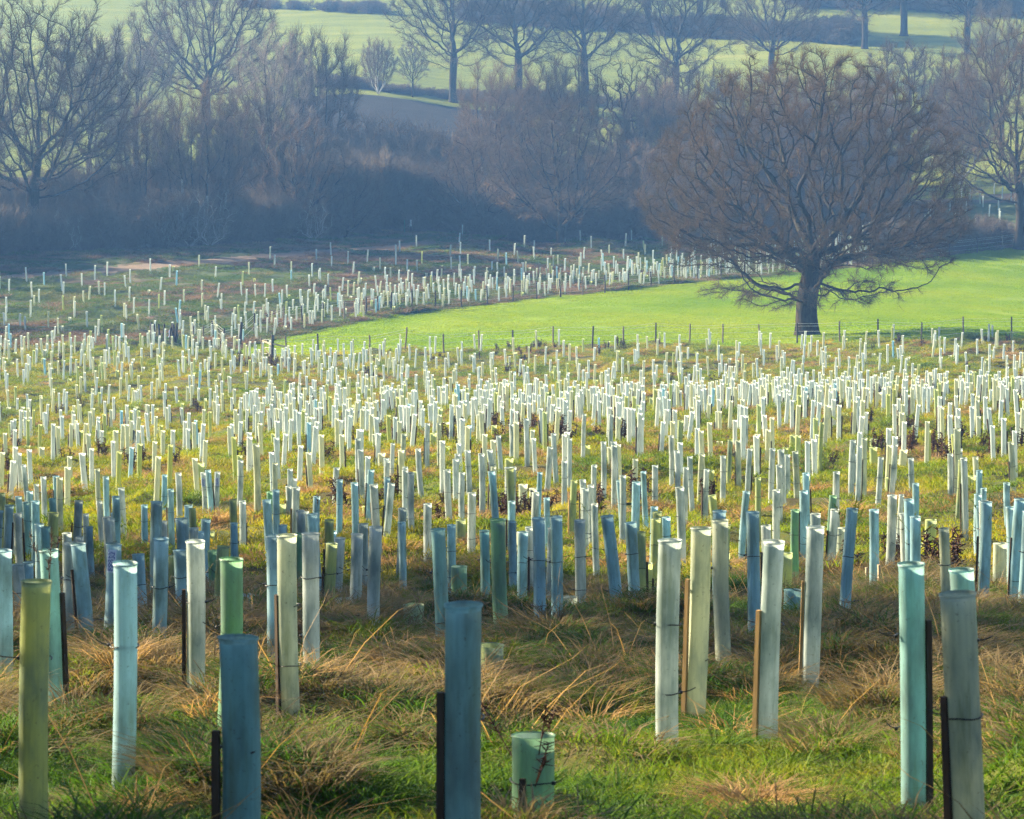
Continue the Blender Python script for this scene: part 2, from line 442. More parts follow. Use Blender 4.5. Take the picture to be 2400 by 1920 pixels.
GREEN, DGREEN, OLIVE, STRAW, RUST, BROWN = (.085, .15, .010), (.045, .085, .012), (.13, .14, .022), (.30, .20, .080), (.22, .105, .035), (.075, .05, .03)
M_MEADOW = soil_mat('rough_meadow_soil', [(.3, (.05, .04, .022)), (.45, (.075, .07, .02)), (.6, (.07, .09, .014)), (.72, (.12, .09, .035))], .45)
M_FARMEADOW = soil_mat('far_meadow_soil', [(.3, (.05, .085, .025)), (.5, (.07, .09, .03)), (.62, (.13, .09, .06)), (.8, (.17, .105, .07))], .12, 8, .1)
M_PATH = soil_mat('footpath_earth', [(.3, (.15, .11, .08)), (.7, (.23, .17, .125))], 1.2)
M_WOODFLOOR = soil_mat('leaf_litter', [(.3, (.05, .045, .025)), (.6, (.09, .06, .035))], .5)

def pasture_mat(name, a, b, c, stripes=False):
    m, nt, _, lk, out = new_mat(name)
    p = world_pos(nt)
    col = ramp(nt, noise(nt, mapping(nt, p, (.5, 1.6, 1)), .09, 5, .6), [(.3, a), (.55, b), (.75, c)])
    col = mixc(nt, .30, col, ramp(nt, noise(nt, p, 2.2, 5, .75), [(.3, (.55, .6, .5)), (.7, (1.35, 1.35, 1.3))]), 'MULTIPLY')
    if stripes:
        w = nt.nodes.new('ShaderNodeTexWave')
        w.wave_type = 'BANDS'; w.bands_direction = 'Y'
        w.inputs['Scale'].default_value = .16; w.inputs['Distortion'].default_value = 1.5; w.inputs['Detail'].default_value = 2
        lk.new(mapping(nt, p, (.06, 1, 1)), w.inputs['Vector'])
        col = mixc(nt, .28, col, ramp(nt, w.outputs['Fac'], [(.2, (.6, .7, .6)), (.8, (1.15, 1.15, 1.1))]), 'MULTIPLY')
    lk.new(principled(nt, col, .9, .1, noise(nt, p, 5, 5, .7), .12, .8), out.inputs[0])
    return m
M_PASTURE = pasture_mat('pasture_turf', (.145, .225, .003), (.185, .258, .004), (.225, .275, .006))
M_HILL = pasture_mat('hill_crop', (.122, .145, .018), (.168, .19, .024), (.24, .235, .048), True)
M_PLOUGH = soil_mat('ploughed_earth', [(.3, (.013, .011, .011)), (.7, (.026, .021, .02))], .3, 3, .25)

def grass_mat(name, stops, transl=.45, patch=.28):
    m, nt, _, lk, out = new_mat(name)
    oi = nt.nodes.new('ShaderNodeObjectInfo')
    f = math_(nt, 'ADD', math_(nt, 'MULTIPLY', noise(nt, world_pos(nt), patch, 3, .6), .7), math_(nt, 'ADD', math_(nt, 'MULTIPLY', oi.outputs['Random'], .08), math_(nt, 'MULTIPLY', noise(nt, world_pos(nt), 9.0, 1), .22)))
    col = ramp(nt, f, stops)
    d = principled(nt, col, .6, .08)
    t = nt.nodes.new('ShaderNodeBsdfTranslucent'); lk.new(mixc(nt, 1.0, col, (1.25, 1.2, .8), 'MULTIPLY'), t.inputs[0])
    mx = nt.nodes.new('ShaderNodeMixShader'); mx.inputs[0].default_value = transl
    lk.new(d, mx.inputs[1]); lk.new(t.outputs[0], mx.inputs[2]); lk.new(mx.outputs[0], out.inputs[0])
    return m
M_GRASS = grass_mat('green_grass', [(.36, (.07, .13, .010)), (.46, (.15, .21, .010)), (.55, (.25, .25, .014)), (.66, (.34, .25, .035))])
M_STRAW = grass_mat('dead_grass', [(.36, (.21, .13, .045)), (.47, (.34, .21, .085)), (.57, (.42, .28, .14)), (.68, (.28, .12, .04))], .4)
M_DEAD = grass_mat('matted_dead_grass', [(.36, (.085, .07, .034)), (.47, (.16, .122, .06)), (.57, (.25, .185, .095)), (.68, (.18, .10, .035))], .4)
M_NEARGRASS = grass_mat('cool_green_grass', [(.36, (.03, .08, .014)), (.47, (.055, .12, .014)), (.56, (.10, .155, .016)), (.67, (.20, .175, .03))])  # darker, cooler green for the near grass
M_VALLEY = grass_mat('valley_grass_blade', [(.36, (.045, .095, .018)), (.5, (.075, .115, .022)), (.62, (.13, .13, .04))])
M_HEATH = grass_mat('heathy_dead_grass', [(.36, (.13, .085, .05)), (.5, (.20, .13, .085)), (.62, (.27, .17, .10))], .35)
M_TURF = grass_mat('pasture_blades', [(.38, (.14, .245, .002)), (.5, (.185, .285, .004)), (.62, (.245, .31, .006))], .5, .05)
M_WEED = grass_mat('dead_weed', [(.3, (.045, .022, .014)), (.6, (.075, .035, .02)), (.8, (.11, .055, .03))], .15)

def bark_mat(name, a, b, scale=9):
    m, nt, _, lk, out = new_mat(name)
    oc = obj_co(nt)
    f = noise(nt, mapping(nt, oc, (1, 1, .25)), scale, 5, .65)
    c = ramp(nt, f, [(.3, a), (.7, b)])
    c = mixc(nt, ramp(nt, noise(nt, oc, .8, 3), [(.5, (0, 0, 0)), (.72, (.5, .5, .5))]), c, (.045, .052, .022))
    lk.new(principled(nt, c, .95, .06, f, .05, .9), out.inputs[0])
    return m
M_BARK = bark_mat('oak_bark', (.018, .014, .011), (.055, .043, .032))
M_LIMB = bark_mat('limb_bark', (.016, .013, .010), (.045, .035, .027), 5)
M_TWIG = bark_mat('oak_twig', (.07, .046, .027), (.14, .093, .054), 3)
M_TWIG_PINK = bark_mat('reddish_twig', (.10, .07, .048), (.18, .125, .088), 2)
M_TWIG_PALE = bark_mat('pale_twig', (.16, .13, .105), (.26, .215, .18), 2)
M_SHRUB = bark_mat('thicket_twig', (.10, .08, .06), (.19, .145, .11), 2)
M_BIRCH = bark_mat('silver_bark', (.30, .27, .24), (.50, .47, .43), 3)

def tube_mat(name, col, col2, transl=.5, single=True):
    m, nt, _, lk, out = new_mat(name)
    oc = obj_co(nt)
    oi = nt.nodes.new('ShaderNodeObjectInfo')
    if not single:
        c = mixc(nt, ramp(nt, noise(nt, mapping(nt, oc, (1, 1, .05)), 1.7, 1), [(.4, (0, 0, 0)), (.6, (1, 1, 1))]), col, col2)
        c = mixc(nt, ramp(nt, noise(nt, oc, 3.1, 3), [(.5, (0, 0, 0)), (.75, (.45, .45, .45))]), c, (.25, .32, .30))
        t = nt.nodes.new('ShaderNodeBsdfTranslucent'); lk.new(c, t.inputs[0])
        mx = nt.nodes.new('ShaderNodeMixShader'); mx.inputs[0].default_value = transl
        lk.new(principled(nt, c, .42, .35), mx.inputs[1]); lk.new(t.outputs[0], mx.inputs[2]); lk.new(mx.outputs[0], out.inputs[0])
        return m
    off = nt.nodes.new('ShaderNodeVectorMath'); off.operation = 'ADD'
    lk.new(oc, off.inputs[0])
    cmb = nt.nodes.new('ShaderNodeCombineXYZ'); lk.new(math_(nt, 'MULTIPLY', oi.outputs['Random'], 37.0), cmb.inputs[2]); lk.new(cmb.outputs[0], off.inputs[1])
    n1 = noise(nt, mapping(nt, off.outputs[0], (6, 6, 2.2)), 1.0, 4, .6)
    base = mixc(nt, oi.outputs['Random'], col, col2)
    dirt_shadow = ramp(nt, n1, [(.42, (0, 0, 0)), (.66, (.8, .8, .8))])  # dirt blotches, with stem and grass shadows painted in
    c = mixc(nt, dirt_shadow, base, (.15, .22, .22))
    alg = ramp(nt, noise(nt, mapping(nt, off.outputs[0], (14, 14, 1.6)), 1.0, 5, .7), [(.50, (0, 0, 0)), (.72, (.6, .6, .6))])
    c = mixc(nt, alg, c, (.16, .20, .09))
    spk = ramp(nt, noise(nt, off.outputs[0], 55, 2, .6), [(.66, (0, 0, 0)), (.74, (.6, .6, .6))])
    c = mixc(nt, spk, c, (.12, .11, .08))
    streak = noise(nt, mapping(nt, off.outputs[0], (60, 60, 1.3)), 1.0, 3, .6)
    c = mixc(nt, .35, c, ramp(nt, streak, [(.35, (.72, .76, .76)), (.6, (1.05, 1.05, 1.05))]), 'MULTIPLY')
    sep = nt.nodes.new('ShaderNodeSeparateXYZ'); lk.new(oc, sep.inputs[0])
    mud = math_(nt, 'MULTIPLY', ramp(nt, sep.outputs[2], [(.0, (1, 1, 1)), (.16, (0, 0, 0))]), math_(nt, 'MULTIPLY', noise(nt, mapping(nt, off.outputs[0], (20, 20, 9)), 1, 3), 1.1))
    c = mixc(nt, mud, c, (.20, .19, .12))
    d = principled(nt, c, .42, .35, streak, .002, .3)
    t = nt.nodes.new('ShaderNodeBsdfTranslucent'); lk.new(c, t.inputs[0])
    mx = nt.nodes.new('ShaderNodeMixShader'); mx.inputs[0].default_value = transl
    lk.new(d, mx.inputs[1]); lk.new(t.outputs[0], mx.inputs[2]); lk.new(mx.outputs[0], out.inputs[0])
    return m
TUBE_COL = {'w': ('white', (.61, .65, .60), (.54, .61, .60)), 'b': ('shade_blue', (.32, .53, .62), (.42, .59, .64)), 'c': ('cream', (.58, .60, .42), (.55, .59, .47)),
            'y': ('yellow_green', (.46, .50, .19), (.46, .53, .26)), 'g': ('green', (.22, .42, .24), (.28, .48, .28)), 't': ('teal', (.26, .49, .49), (.34, .55, .53))}  # blue and teal entries: white plastic with its shade put into the colour
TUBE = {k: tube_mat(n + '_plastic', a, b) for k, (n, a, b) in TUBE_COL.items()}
TUBE_FAR = {k: tube_mat('distant_' + n + '_plastic', a, b, single=False) for k, (n, a, b) in TUBE_COL.items()}
TUBE_WORD = {'w': 'white', 'b': 'shade-tinted blue', 'c': 'cream', 'y': 'yellow green', 'g': 'green', 't': 'teal'}

def plain(name, a, b, scale=12, rough=.8, spec=.2, stretch=(1, 1, .15)):
    m, nt, _, lk, out = new_mat(name)
    f = noise(nt, mapping(nt, obj_co(nt), stretch), scale, 4, .65)
    lk.new(principled(nt, ramp(nt, f, [(.3, a), (.7, b)]), rough, spec, f, .004, .6), out.inputs[0])
    return m
M_STAKE = plain('dark_stake_wood', (.035, .022, .014), (.075, .05, .032), 18)
M_STAKE_NEW = plain('fresh_stake_wood', (.30, .18, .07), (.42, .27, .11), 18)
M_TIE = plain('black_plastic_tie', (.012, .012, .014), (.02, .02, .022), 30, .4, .4)
M_POST = plain('weathered_post', (.11, .085, .06), (.24, .19, .14), 9)
M_POST_DARK = plain('dark_post', (.035, .03, .028), (.08, .065, .055), 9)
M_WIRE = plain('galvanised_wire', (.5, .5, .46), (.7, .7, .64), 40, .35, .5)
M_RAIL = plain('pale_rail_wood', (.36, .28, .18), (.5, .40, .27), 9)
M_PRINT = plain('label_panel', (.55, .62, .75), (.62, .68, .80), 30)
M_INK = plain('label_ink', (.05, .08, .32), (.07, .10, .38), 30)
M_WHITE = plain('white_paint', (.75, .75, .74), (.8, .8, .8), 10)
M_GREENPAINT = plain('green_paint', (.05, .12, .08), (.07, .16, .10), 10)
M_BLUE = plain('blue_sheeting', (.06, .09, .20), (.10, .14, .28), 6)

# ------------------------------------------------------------------ terrain sheets
def build_terrain():
    uf = np.linspace(-.137, .137, 330)
    uo = np.geomspace(.137, .75, 16)[1:]
    u = np.concatenate([-uo[::-1], uf, uo])
    y = np.concatenate([np.array([-45, -25, -12, -4, 1, 5]), np.geomspace(8, 275, 430), np.arange(276, 300, 1.0), np.geomspace(300, 470, 150)[0:], np.geomspace(474, 720, 70), np.geomspace(745, 1240, 12)])
    U, Y = np.meshgrid(u, y)
    X = U * (np.maximum(Y, 0) + np.where(Y < 40, (40 - np.maximum(Y, 0)) * np.clip((np.abs(U) - .137) / .3, 0, 1), 0) + np.where(Y < 8, 8 - np.maximum(Y, 0), 0))
    X = np.clip(X, -560, 560)
    Z = land(X, Y) + hump(X, Y)
    ny, nx = X.shape
    V = np.stack([X, Y, Z], -1).reshape(-1, 3)
    i = np.arange(ny - 1)[:, None] * nx + np.arange(nx - 1)[None]
    Q = np.stack([i, i + 1, i + nx + 1, i + nx], -1).reshape(-1, 4)
    C = V[Q].mean(1)
    area = (V[Q][:, 1, 0] - V[Q][:, 0, 0])
    Q, C = Q[area > 1e-5], C[area > 1e-5]
    Zn = zone(C[:, 0], C[:, 1])
    for k, (nm, mat, lab, cat) in enumerate((
            ('meadow_ground', M_MEADOW, 'rough tussocky meadow ground under the tree shelters', 'ground'),
            ('pasture_field', M_PASTURE, 'smooth bright green pasture between the two wire fences', 'field'),
            ('valley_ground', M_FARMEADOW, 'valley-bottom rough ground planted with small far shelters', 'ground'),
            ('footpath', M_PATH, 'bare earth footpath crossing in front of the wood', 'path'),
            ('woodland_ground', M_WOODFLOOR, 'dark leaf litter under the bare wood', 'ground'),
            ('ploughed_field', M_PLOUGH, 'dark ploughed field beyond the wood', 'field'),
            ('hill_field', M_HILL, 'hazy green crop field on the far hillside', 'field'))):
        q = Q[Zn == k]
        if len(q) == 0: continue
        ids, inv = np.unique(q, return_inverse=True)
        me = mk_mesh(nm, V[ids], inv.reshape(-1, 4), None, [mat])
        link(nm, me, kind='structure', label=lab, category=cat)
build_terrain()

# ------------------------------------------------------------------ scatter through geometry nodes (only for uncountable stuff)
def scatter(name, protos, P, rotz, scl, idx, label, category, tilt=None):
    coll = bpy.data.collections.new(name + '_kinds')
    for k, o in enumerate(protos):
        o.name = f'{k:02d}_{o.name}'
        coll.objects.link(o)
    me = bpy.data.meshes.new(name)
    me.vertices.add(len(P)); me.vertices.foreach_set('co', np.asarray(P, np.float32).ravel())
    rot = np.zeros((len(P), 3), np.float32); rot[:, 2] = rotz
    if tilt is not None: rot[:, :2] = tilt
    a = me.attributes.new('rot', 'FLOAT_VECTOR', 'POINT'); a.data.foreach_set('vector', rot.ravel())
    s = np.asarray(scl, np.float32)
    if s.ndim == 1: s = np.repeat(s[:, None], 3, 1)
    a = me.attributes.new('scl', 'FLOAT_VECTOR', 'POINT'); a.data.foreach_set('vector', np.ascontiguousarray(s).ravel())
    a = me.attributes.new('kind_index', 'INT', 'POINT'); a.data.foreach_set('value', np.asarray(idx, np.int32))
    o = link(name, me, kind='stuff', label=label, category=category)
    ng = bpy.data.node_groups.new(name, 'GeometryNodeTree')
    ng.interface.new_socket('Geometry', in_out='INPUT', socket_type='NodeSocketGeometry')
    ng.interface.new_socket('Geometry', in_out='OUTPUT', socket_type='NodeSocketGeometry')
    gi, go = ng.nodes.new('NodeGroupInput'), ng.nodes.new('NodeGroupOutput')
    ip = ng.nodes.new('GeometryNodeInstanceOnPoints')
    ci = ng.nodes.new('GeometryNodeCollectionInfo')
    ci.inputs['Collection'].default_value = coll
    ci.inputs['Separate Children'].default_value = True
    ci.inputs['Reset Children'].default_value = True
    def attr(nm, typ):
        n = ng.nodes.new('GeometryNodeInputNamedAttribute'); n.data_type = typ
        n.inputs[0].default_value = nm
        return n.outputs[0]
    ng.links.new(gi.outputs[0], ip.inputs['Points'])
    ng.links.new(ci.outputs[0], ip.inputs['Instance'])
    ip.inputs['Pick Instance'].default_value = True
    ng.links.new(attr('kind_index', 'INT'), ip.inputs['Instance Index'])
    ng.links.new(attr('rot', 'FLOAT_VECTOR'), ip.inputs['Rotation'])
    ng.links.new(attr('scl', 'FLOAT_VECTOR'), ip.inputs['Scale'])
    ng.links.new(ip.outputs[0], go.inputs[0])
    mod = o.modifiers.new('scatter', 'NODES'); mod.node_group = ng
    return o

def proto(name, me):
    return bpy.data.objects.new(name, me)

# ------------------------------------------------------------------ trees
def grow(attr, nodes, parents, step, infl, kill, iters, bias, jit, r):
    """space colonisation: a branch skeleton that fills a cloud of points"""
    pos = np.zeros((30000, 3)); par = np.full(30000, -1, int)
    n = len(nodes); pos[:n] = nodes; par[:n] = parents
    A = attr.copy()
    d = np.linalg.norm(A[:, None] - pos[None, :n], axis=2)
    near = d.argmin(1); nd = d.min(1); stall = np.zeros(len(A), int)
    for it in range(iters):
        act = nd < infl
        if it < 12 and act.sum() < 5: act = nd < nd.min() + 1.5
        if not act.any(): break
        k = near[act]
        dirs = unit(A[act] - pos[k])
        acc = np.zeros((n, 3)); np.add.at(acc, k, dirs)
        src = np.unique(k)
        v = unit(acc[src])
        pd = unit(pos[src] - pos[np.maximum(par[src], 0)])
        v = unit(v + .35 * pd + bias + r.normal(0, jit, (len(src), 3)))
        new = pos[src] + v * step
        m = min(len(src), 29999 - n)
        if m <= 0: break
        pos[n:n + m] = new[:m]; par[n:n + m] = src[:m]
        dd = np.linalg.norm(A[:, None] - new[None, :m], axis=2)
        j = dd.argmin(1); dm = dd[np.arange(len(A)), j]
        b = dm < nd
        stall = np.where(act & (dm > nd - step * .12), stall + 1, stall)
        near[b] = n + j[b]; nd[b] = dm[b]
        n += m
        keep = (nd > kill) & (stall < 4)
        A, near, nd, stall = A[keep], near[keep], nd[keep], stall[keep]
        if len(A) == 0: break
    return pos[:n], par[:n]

def dome(n, r, cz, rx, up, dn, zmin, shell=.45, lump=0.0):
    """points in a lopsided dome, thicker towards its skin"""
    out = []
    d = unit(r.normal(0, 1, (n * 3, 3)))
    rad = r.random(n * 3) ** shell
    if lump:
        ang = np.arctan2(d[:, 1], d[:, 0]); ele = d[:, 2]
        rad = rad * (1 + lump * (np.sin(ang * 3 + 1.3) * np.cos(ele * 4) + np.sin(ang * 5 + ele * 7)) * .5)
    p = d * rad[:, None]
    p[:, :2] *= rx
    p[:, 2] = np.where(p[:, 2] > 0, p[:, 2] * up, p[:, 2] * dn) + cz
    p = p[p[:, 2] > zmin]
    return p[:n]

def make_tree(name, seed, trunk_h, trunk_r, attr, step, kill, infl, jit, bias=(0, 0, .08), stems=1, spread=.0, lean=(0, 0), r_tip=.012,
              twigs=4, twig_len=(.5, 1.1), twig_r=.011, twig_max=.05, mats=None, first=.5, iters=140, thick=.09, sub=1, twig_up=.25, tuft=0):
    r = np.random.default_rng(seed)
    nodes, parents = [], []
    for s in range(stems):
        a = 2 * math.pi * s / stems + r.random()
        nseg = max(4, int(trunk_h / .45))
        start = len(nodes)
        for k in range(nseg + 1):
            t = k / nseg
            off = np.array([math.cos(a), math.sin(a), 0]) * spread * t * (.4 + t) + np.array([lean[0], lean[1], 0]) * t * t
            wob = np.array([math.sin(t * 5 + seed), math.cos(t * 4 + seed * 2), 0]) * trunk_r * .25 * t
            nodes.append(off + wob + (0, 0, trunk_h * t) + (np.array([math.cos(a), math.sin(a), 0]) * trunk_r * .5 if stems > 1 else 0))
            parents.append(-1 if k == 0 else start + k - 1)
    nodes = np.array(nodes)
    pos, par = grow(attr, nodes, parents, step, infl, kill, iters, np.array(bias), jit, r)
    n = len(pos)
    leaves = np.zeros(n); kids = np.zeros(n, int)
    has = par >= 0
    np.add.at(kids, par[has], 1)
    leaves[kids == 0] = 1
    for k in range(n - 1, -1, -1):
        if par[k] >= 0: leaves[par[k]] += leaves[k]
    roots = np.where(par < 0)[0]
    pw = math.log(trunk_r / r_tip) / math.log(max(leaves[roots].max(), 2))
    rad = r_tip * np.maximum(leaves, 1) ** pw
    best = np.full(n, -1); bl = np.zeros(n)
    for k in range(n):
        p = par[k]
        if p >= 0 and leaves[k] > bl[p]: bl[p] = leaves[k]; best[p] = k
    # root flare
    rad = rad * (1 + .5 * np.exp(-np.maximum(pos[:, 2], 0) / (trunk_r * .8)) * (rad > trunk_r * .6))
    d = np.zeros((n, 3)); d[has] = unit(pos[has] - pos[par[has]]); d[~has] = (0, 0, 1)
    dm = d.copy(); okb = best >= 0
    dm[okb] = unit(d[okb] + d[best[okb]])
    e = np.where(has)[0]; p = par[e]
    main = best[p] == e
    ra = np.where(main, rad[p], np.minimum(rad[p] * .85, rad[e] * 1.3))
    dA = np.where(main[:, None], dm[p], d[e])
    trunk, crown = Soup(), Soup()
    big = rad[e] > thick
    for sel, soup in ((big, trunk), (~big, crown)):
        rr = rad[e]
        for lo, hi, sides in ((.15, 99, 11), (.06, .15, 7), (.025, .06, 5), (0, .025, 3)):
            m = sel & (rr > lo) & (rr <= hi)
            if m.any():
                v, q = frusta(pos[p[m]], pos[e[m]], ra[m], rr[m], dA[m], dm[e[m]], sides)
                soup.add(v, q, 0)
    # twigs
    src = np.where((rad < twig_max) & has)[0]
    src = np.repeat(src, twigs)
    if tuft:
        ex = np.where((rad > .25) & (pos[:, 2] > trunk_h * .45))[0]
        src = np.concatenate([src, np.repeat(ex, tuft)])
    cen = np.array([0, 0, attr[:, 2].mean() * .6])
    outw = unit(pos[src] - cen)
    dr = unit(d[src] * .55 + r.normal(0, .55, (len(src), 3)) + outw * .45 + (0, 0, twig_up))
    ln = r.uniform(*twig_len, len(src))
    a0 = pos[src] - d[src] * step * r.random((len(src), 1))
    a1 = a0 + dr * (ln * .5)[:, None]
    d2 = unit(dr + r.normal(0, .35, dr.shape) + (0, 0, twig_up * .5))
    a2 = a1 + d2 * (ln * .5)[:, None]
    o = np.ones(len(src))
    v, q = frusta(a0, a1, o * twig_r, o * twig_r * .8, dr, unit(dr + d2), 3); crown.add(v, q, 1)
    v, q = frusta(a1, a2, o * twig_r * .8, o * twig_r * .35, unit(dr + d2), d2, 3); crown.add(v, q, 1)
    for _ in range(sub):
        t = r.random((len(src), 1))
        b0 = a0 * (1 - t) + a1 * t
        d3 = unit(dr + r.normal(0, .7, dr.shape) + outw * .2)
        b1 = b0 + d3 * (ln * r.uniform(.3, .7, len(src)))[:, None]
        v, q = frusta(b0, b1, o * twig_r * .75, o * twig_r * .35, d3, d3, 3); crown.add(v, q, 1)
    mats = mats or (M_BARK, M_LIMB, M_TWIG)
    if not trunk.v:
        m = rad[e] > np.quantile(rad[e], .9)
        v, q = frusta(pos[p[m]], pos[e[m]], ra[m] * 1.02, rad[e][m] * 1.02, dA[m], dm[e[m]], 6); trunk.add(v, q, 0)
    return trunk.mesh(name + '_trunk', [mats[0]]), crown.mesh(name + '_crown', [mats[1], mats[2]])

def plant(meshes, name, X, Y, scale, rotz, label, group=None, sink=.15, sz=None, z=None):
    root = empty(name, (X, Y, float(ground(X, Y)) - sink if z is None else z), (0, 0, rotz), label=label, category='tree')
    if group: root['group'] = group
    root.scale = (scale, scale, sz or scale)
    link('trunk', meshes[0], root)
    link('crown', meshes[1], root)
    return root

r_ = np.random.default_rng(5)
# the big field oak: 18 m tall, 22 m across
a = np.concatenate([dome(5400, r_, 8.2, 11.4, 10.5, 3.8, 4.9, .14, .06), dome(900, r_, 8.2, 10.5, 9.5, 3.4, 5.2, .33, .0)])
droop = dome(300, r_, 5.2, 10.4, 1.2, 1.0, 4.2, .16, .0)
low = np.stack([r_.uniform(-6.8, 6.8, 320), r_.uniform(-5, 5, 320), r_.uniform(2.3, 3.7, 320)], 1)
low = low[np.hypot(low[:, 0], low[:, 1]) > 1.0]
OAK = make_tree('field_oak', 3, 4.6, .72, np.concatenate([a, droop, low]), .36, .70, 3.6, .23, (0, 0, -.02), r_tip=.020, twigs=9, twig_len=(.35, 1.0), twig_r=.0088, twig_max=.034,
                thick=.10, first=.4, tuft=70, sub=2, twig_up=.1)
ox, oy = hit(1892, 785)
plant(OAK, 'oak_tree', ox, oy, 1.0, .4, 'huge lone bare oak with a wide domed crown on the bright pasture', sink=.25, sz=1.06)

KT = {}
KT['A'] = make_tree('spreading_oak', 21, 5.5, .55, dome(2300, r_, 11, 9.2, 10, 6.5, 4.0, .30, .16), .5, .85, 4.5, .22, r_tip=.022, twigs=6, twig_len=(.6, 1.4), twig_r=.0125, twig_max=.06, sub=2)
KT['B'] = make_tree('tall_oak', 22, 7.0, .48, dome(1700, r_, 12.5, 8.4, 8.5, 7.5, 4.5, .33, .25), .5, .9, 4.5, .30, r_tip=.021, twigs=6, twig_len=(.6, 1.4), twig_r=.012, twig_max=.06, sub=2)
KT['C'] = make_tree('rounded_tree', 23, 1.8, .38, dome(2200, r_, 6.5, 7.4, 7.6, 4.5, 1.8, .31, .12), .45, .75, 4, .15, r_tip=.016, twigs=8, twig_len=(.5, 1.2), twig_r=.0105, twig_max=.045,
                    mats=(M_BARK, M_LIMB, M_TWIG_PINK), sub=2)
KT['D'] = make_tree('upright_willow', 24, 2.2, .16, dome(1200, r_, 7.5, 4.6, 6.4, 5.5, 1.6, .5, .2), .45, .7, 4, .15, (0, 0, .3), stems=5, spread=1.0, r_tip=.013, twigs=9, twig_len=(.7, 1.8), twig_r=.0105,
                    twig_max=.05, mats=(M_BIRCH, M_LIMB, M_TWIG_PINK), twig_up=.6, sub=2)
KT['E'] = make_tree('slim_ash', 25, 6.0, .28, dome(1200, r_, 11, 5.2, 7, 6.5, 3.5, .45, .3), .5, .85, 4.5, .2, (0, 0, .2), r_tip=.016, twigs=8, twig_len=(.6, 1.4), twig_r=.0105, twig_max=.05,
                    mats=(M_LIMB, M_LIMB, M_TWIG_PALE), twig_up=.45, sub=2)
KT['F'] = make_tree('twisted_oak', 26, 5.0, .45, dome(520, r_, 9, 6.0, 5.5, 5.0, 4.5, .5, .4), .5, .9, 5, .55, r_tip=.03, twigs=5, twig_len=(.5, 1.1), twig_r=.013, twig_max=.08,
                    mats=(M_BARK, M_BARK, M_TWIG))
KT['S'] = make_tree('thicket_shrub', 27, .7, .06, dome(420, r_, 1.7, 2.1, 2.0, 1.6, .25, .6, .3), .3, .5, 3, .25, stems=6, spread=.8, r_tip=.012, twigs=6, twig_len=(.5, 1.2), twig_r=.014, twig_max=.05,
                    mats=(M_SHRUB, M_SHRUB, M_SHRUB))

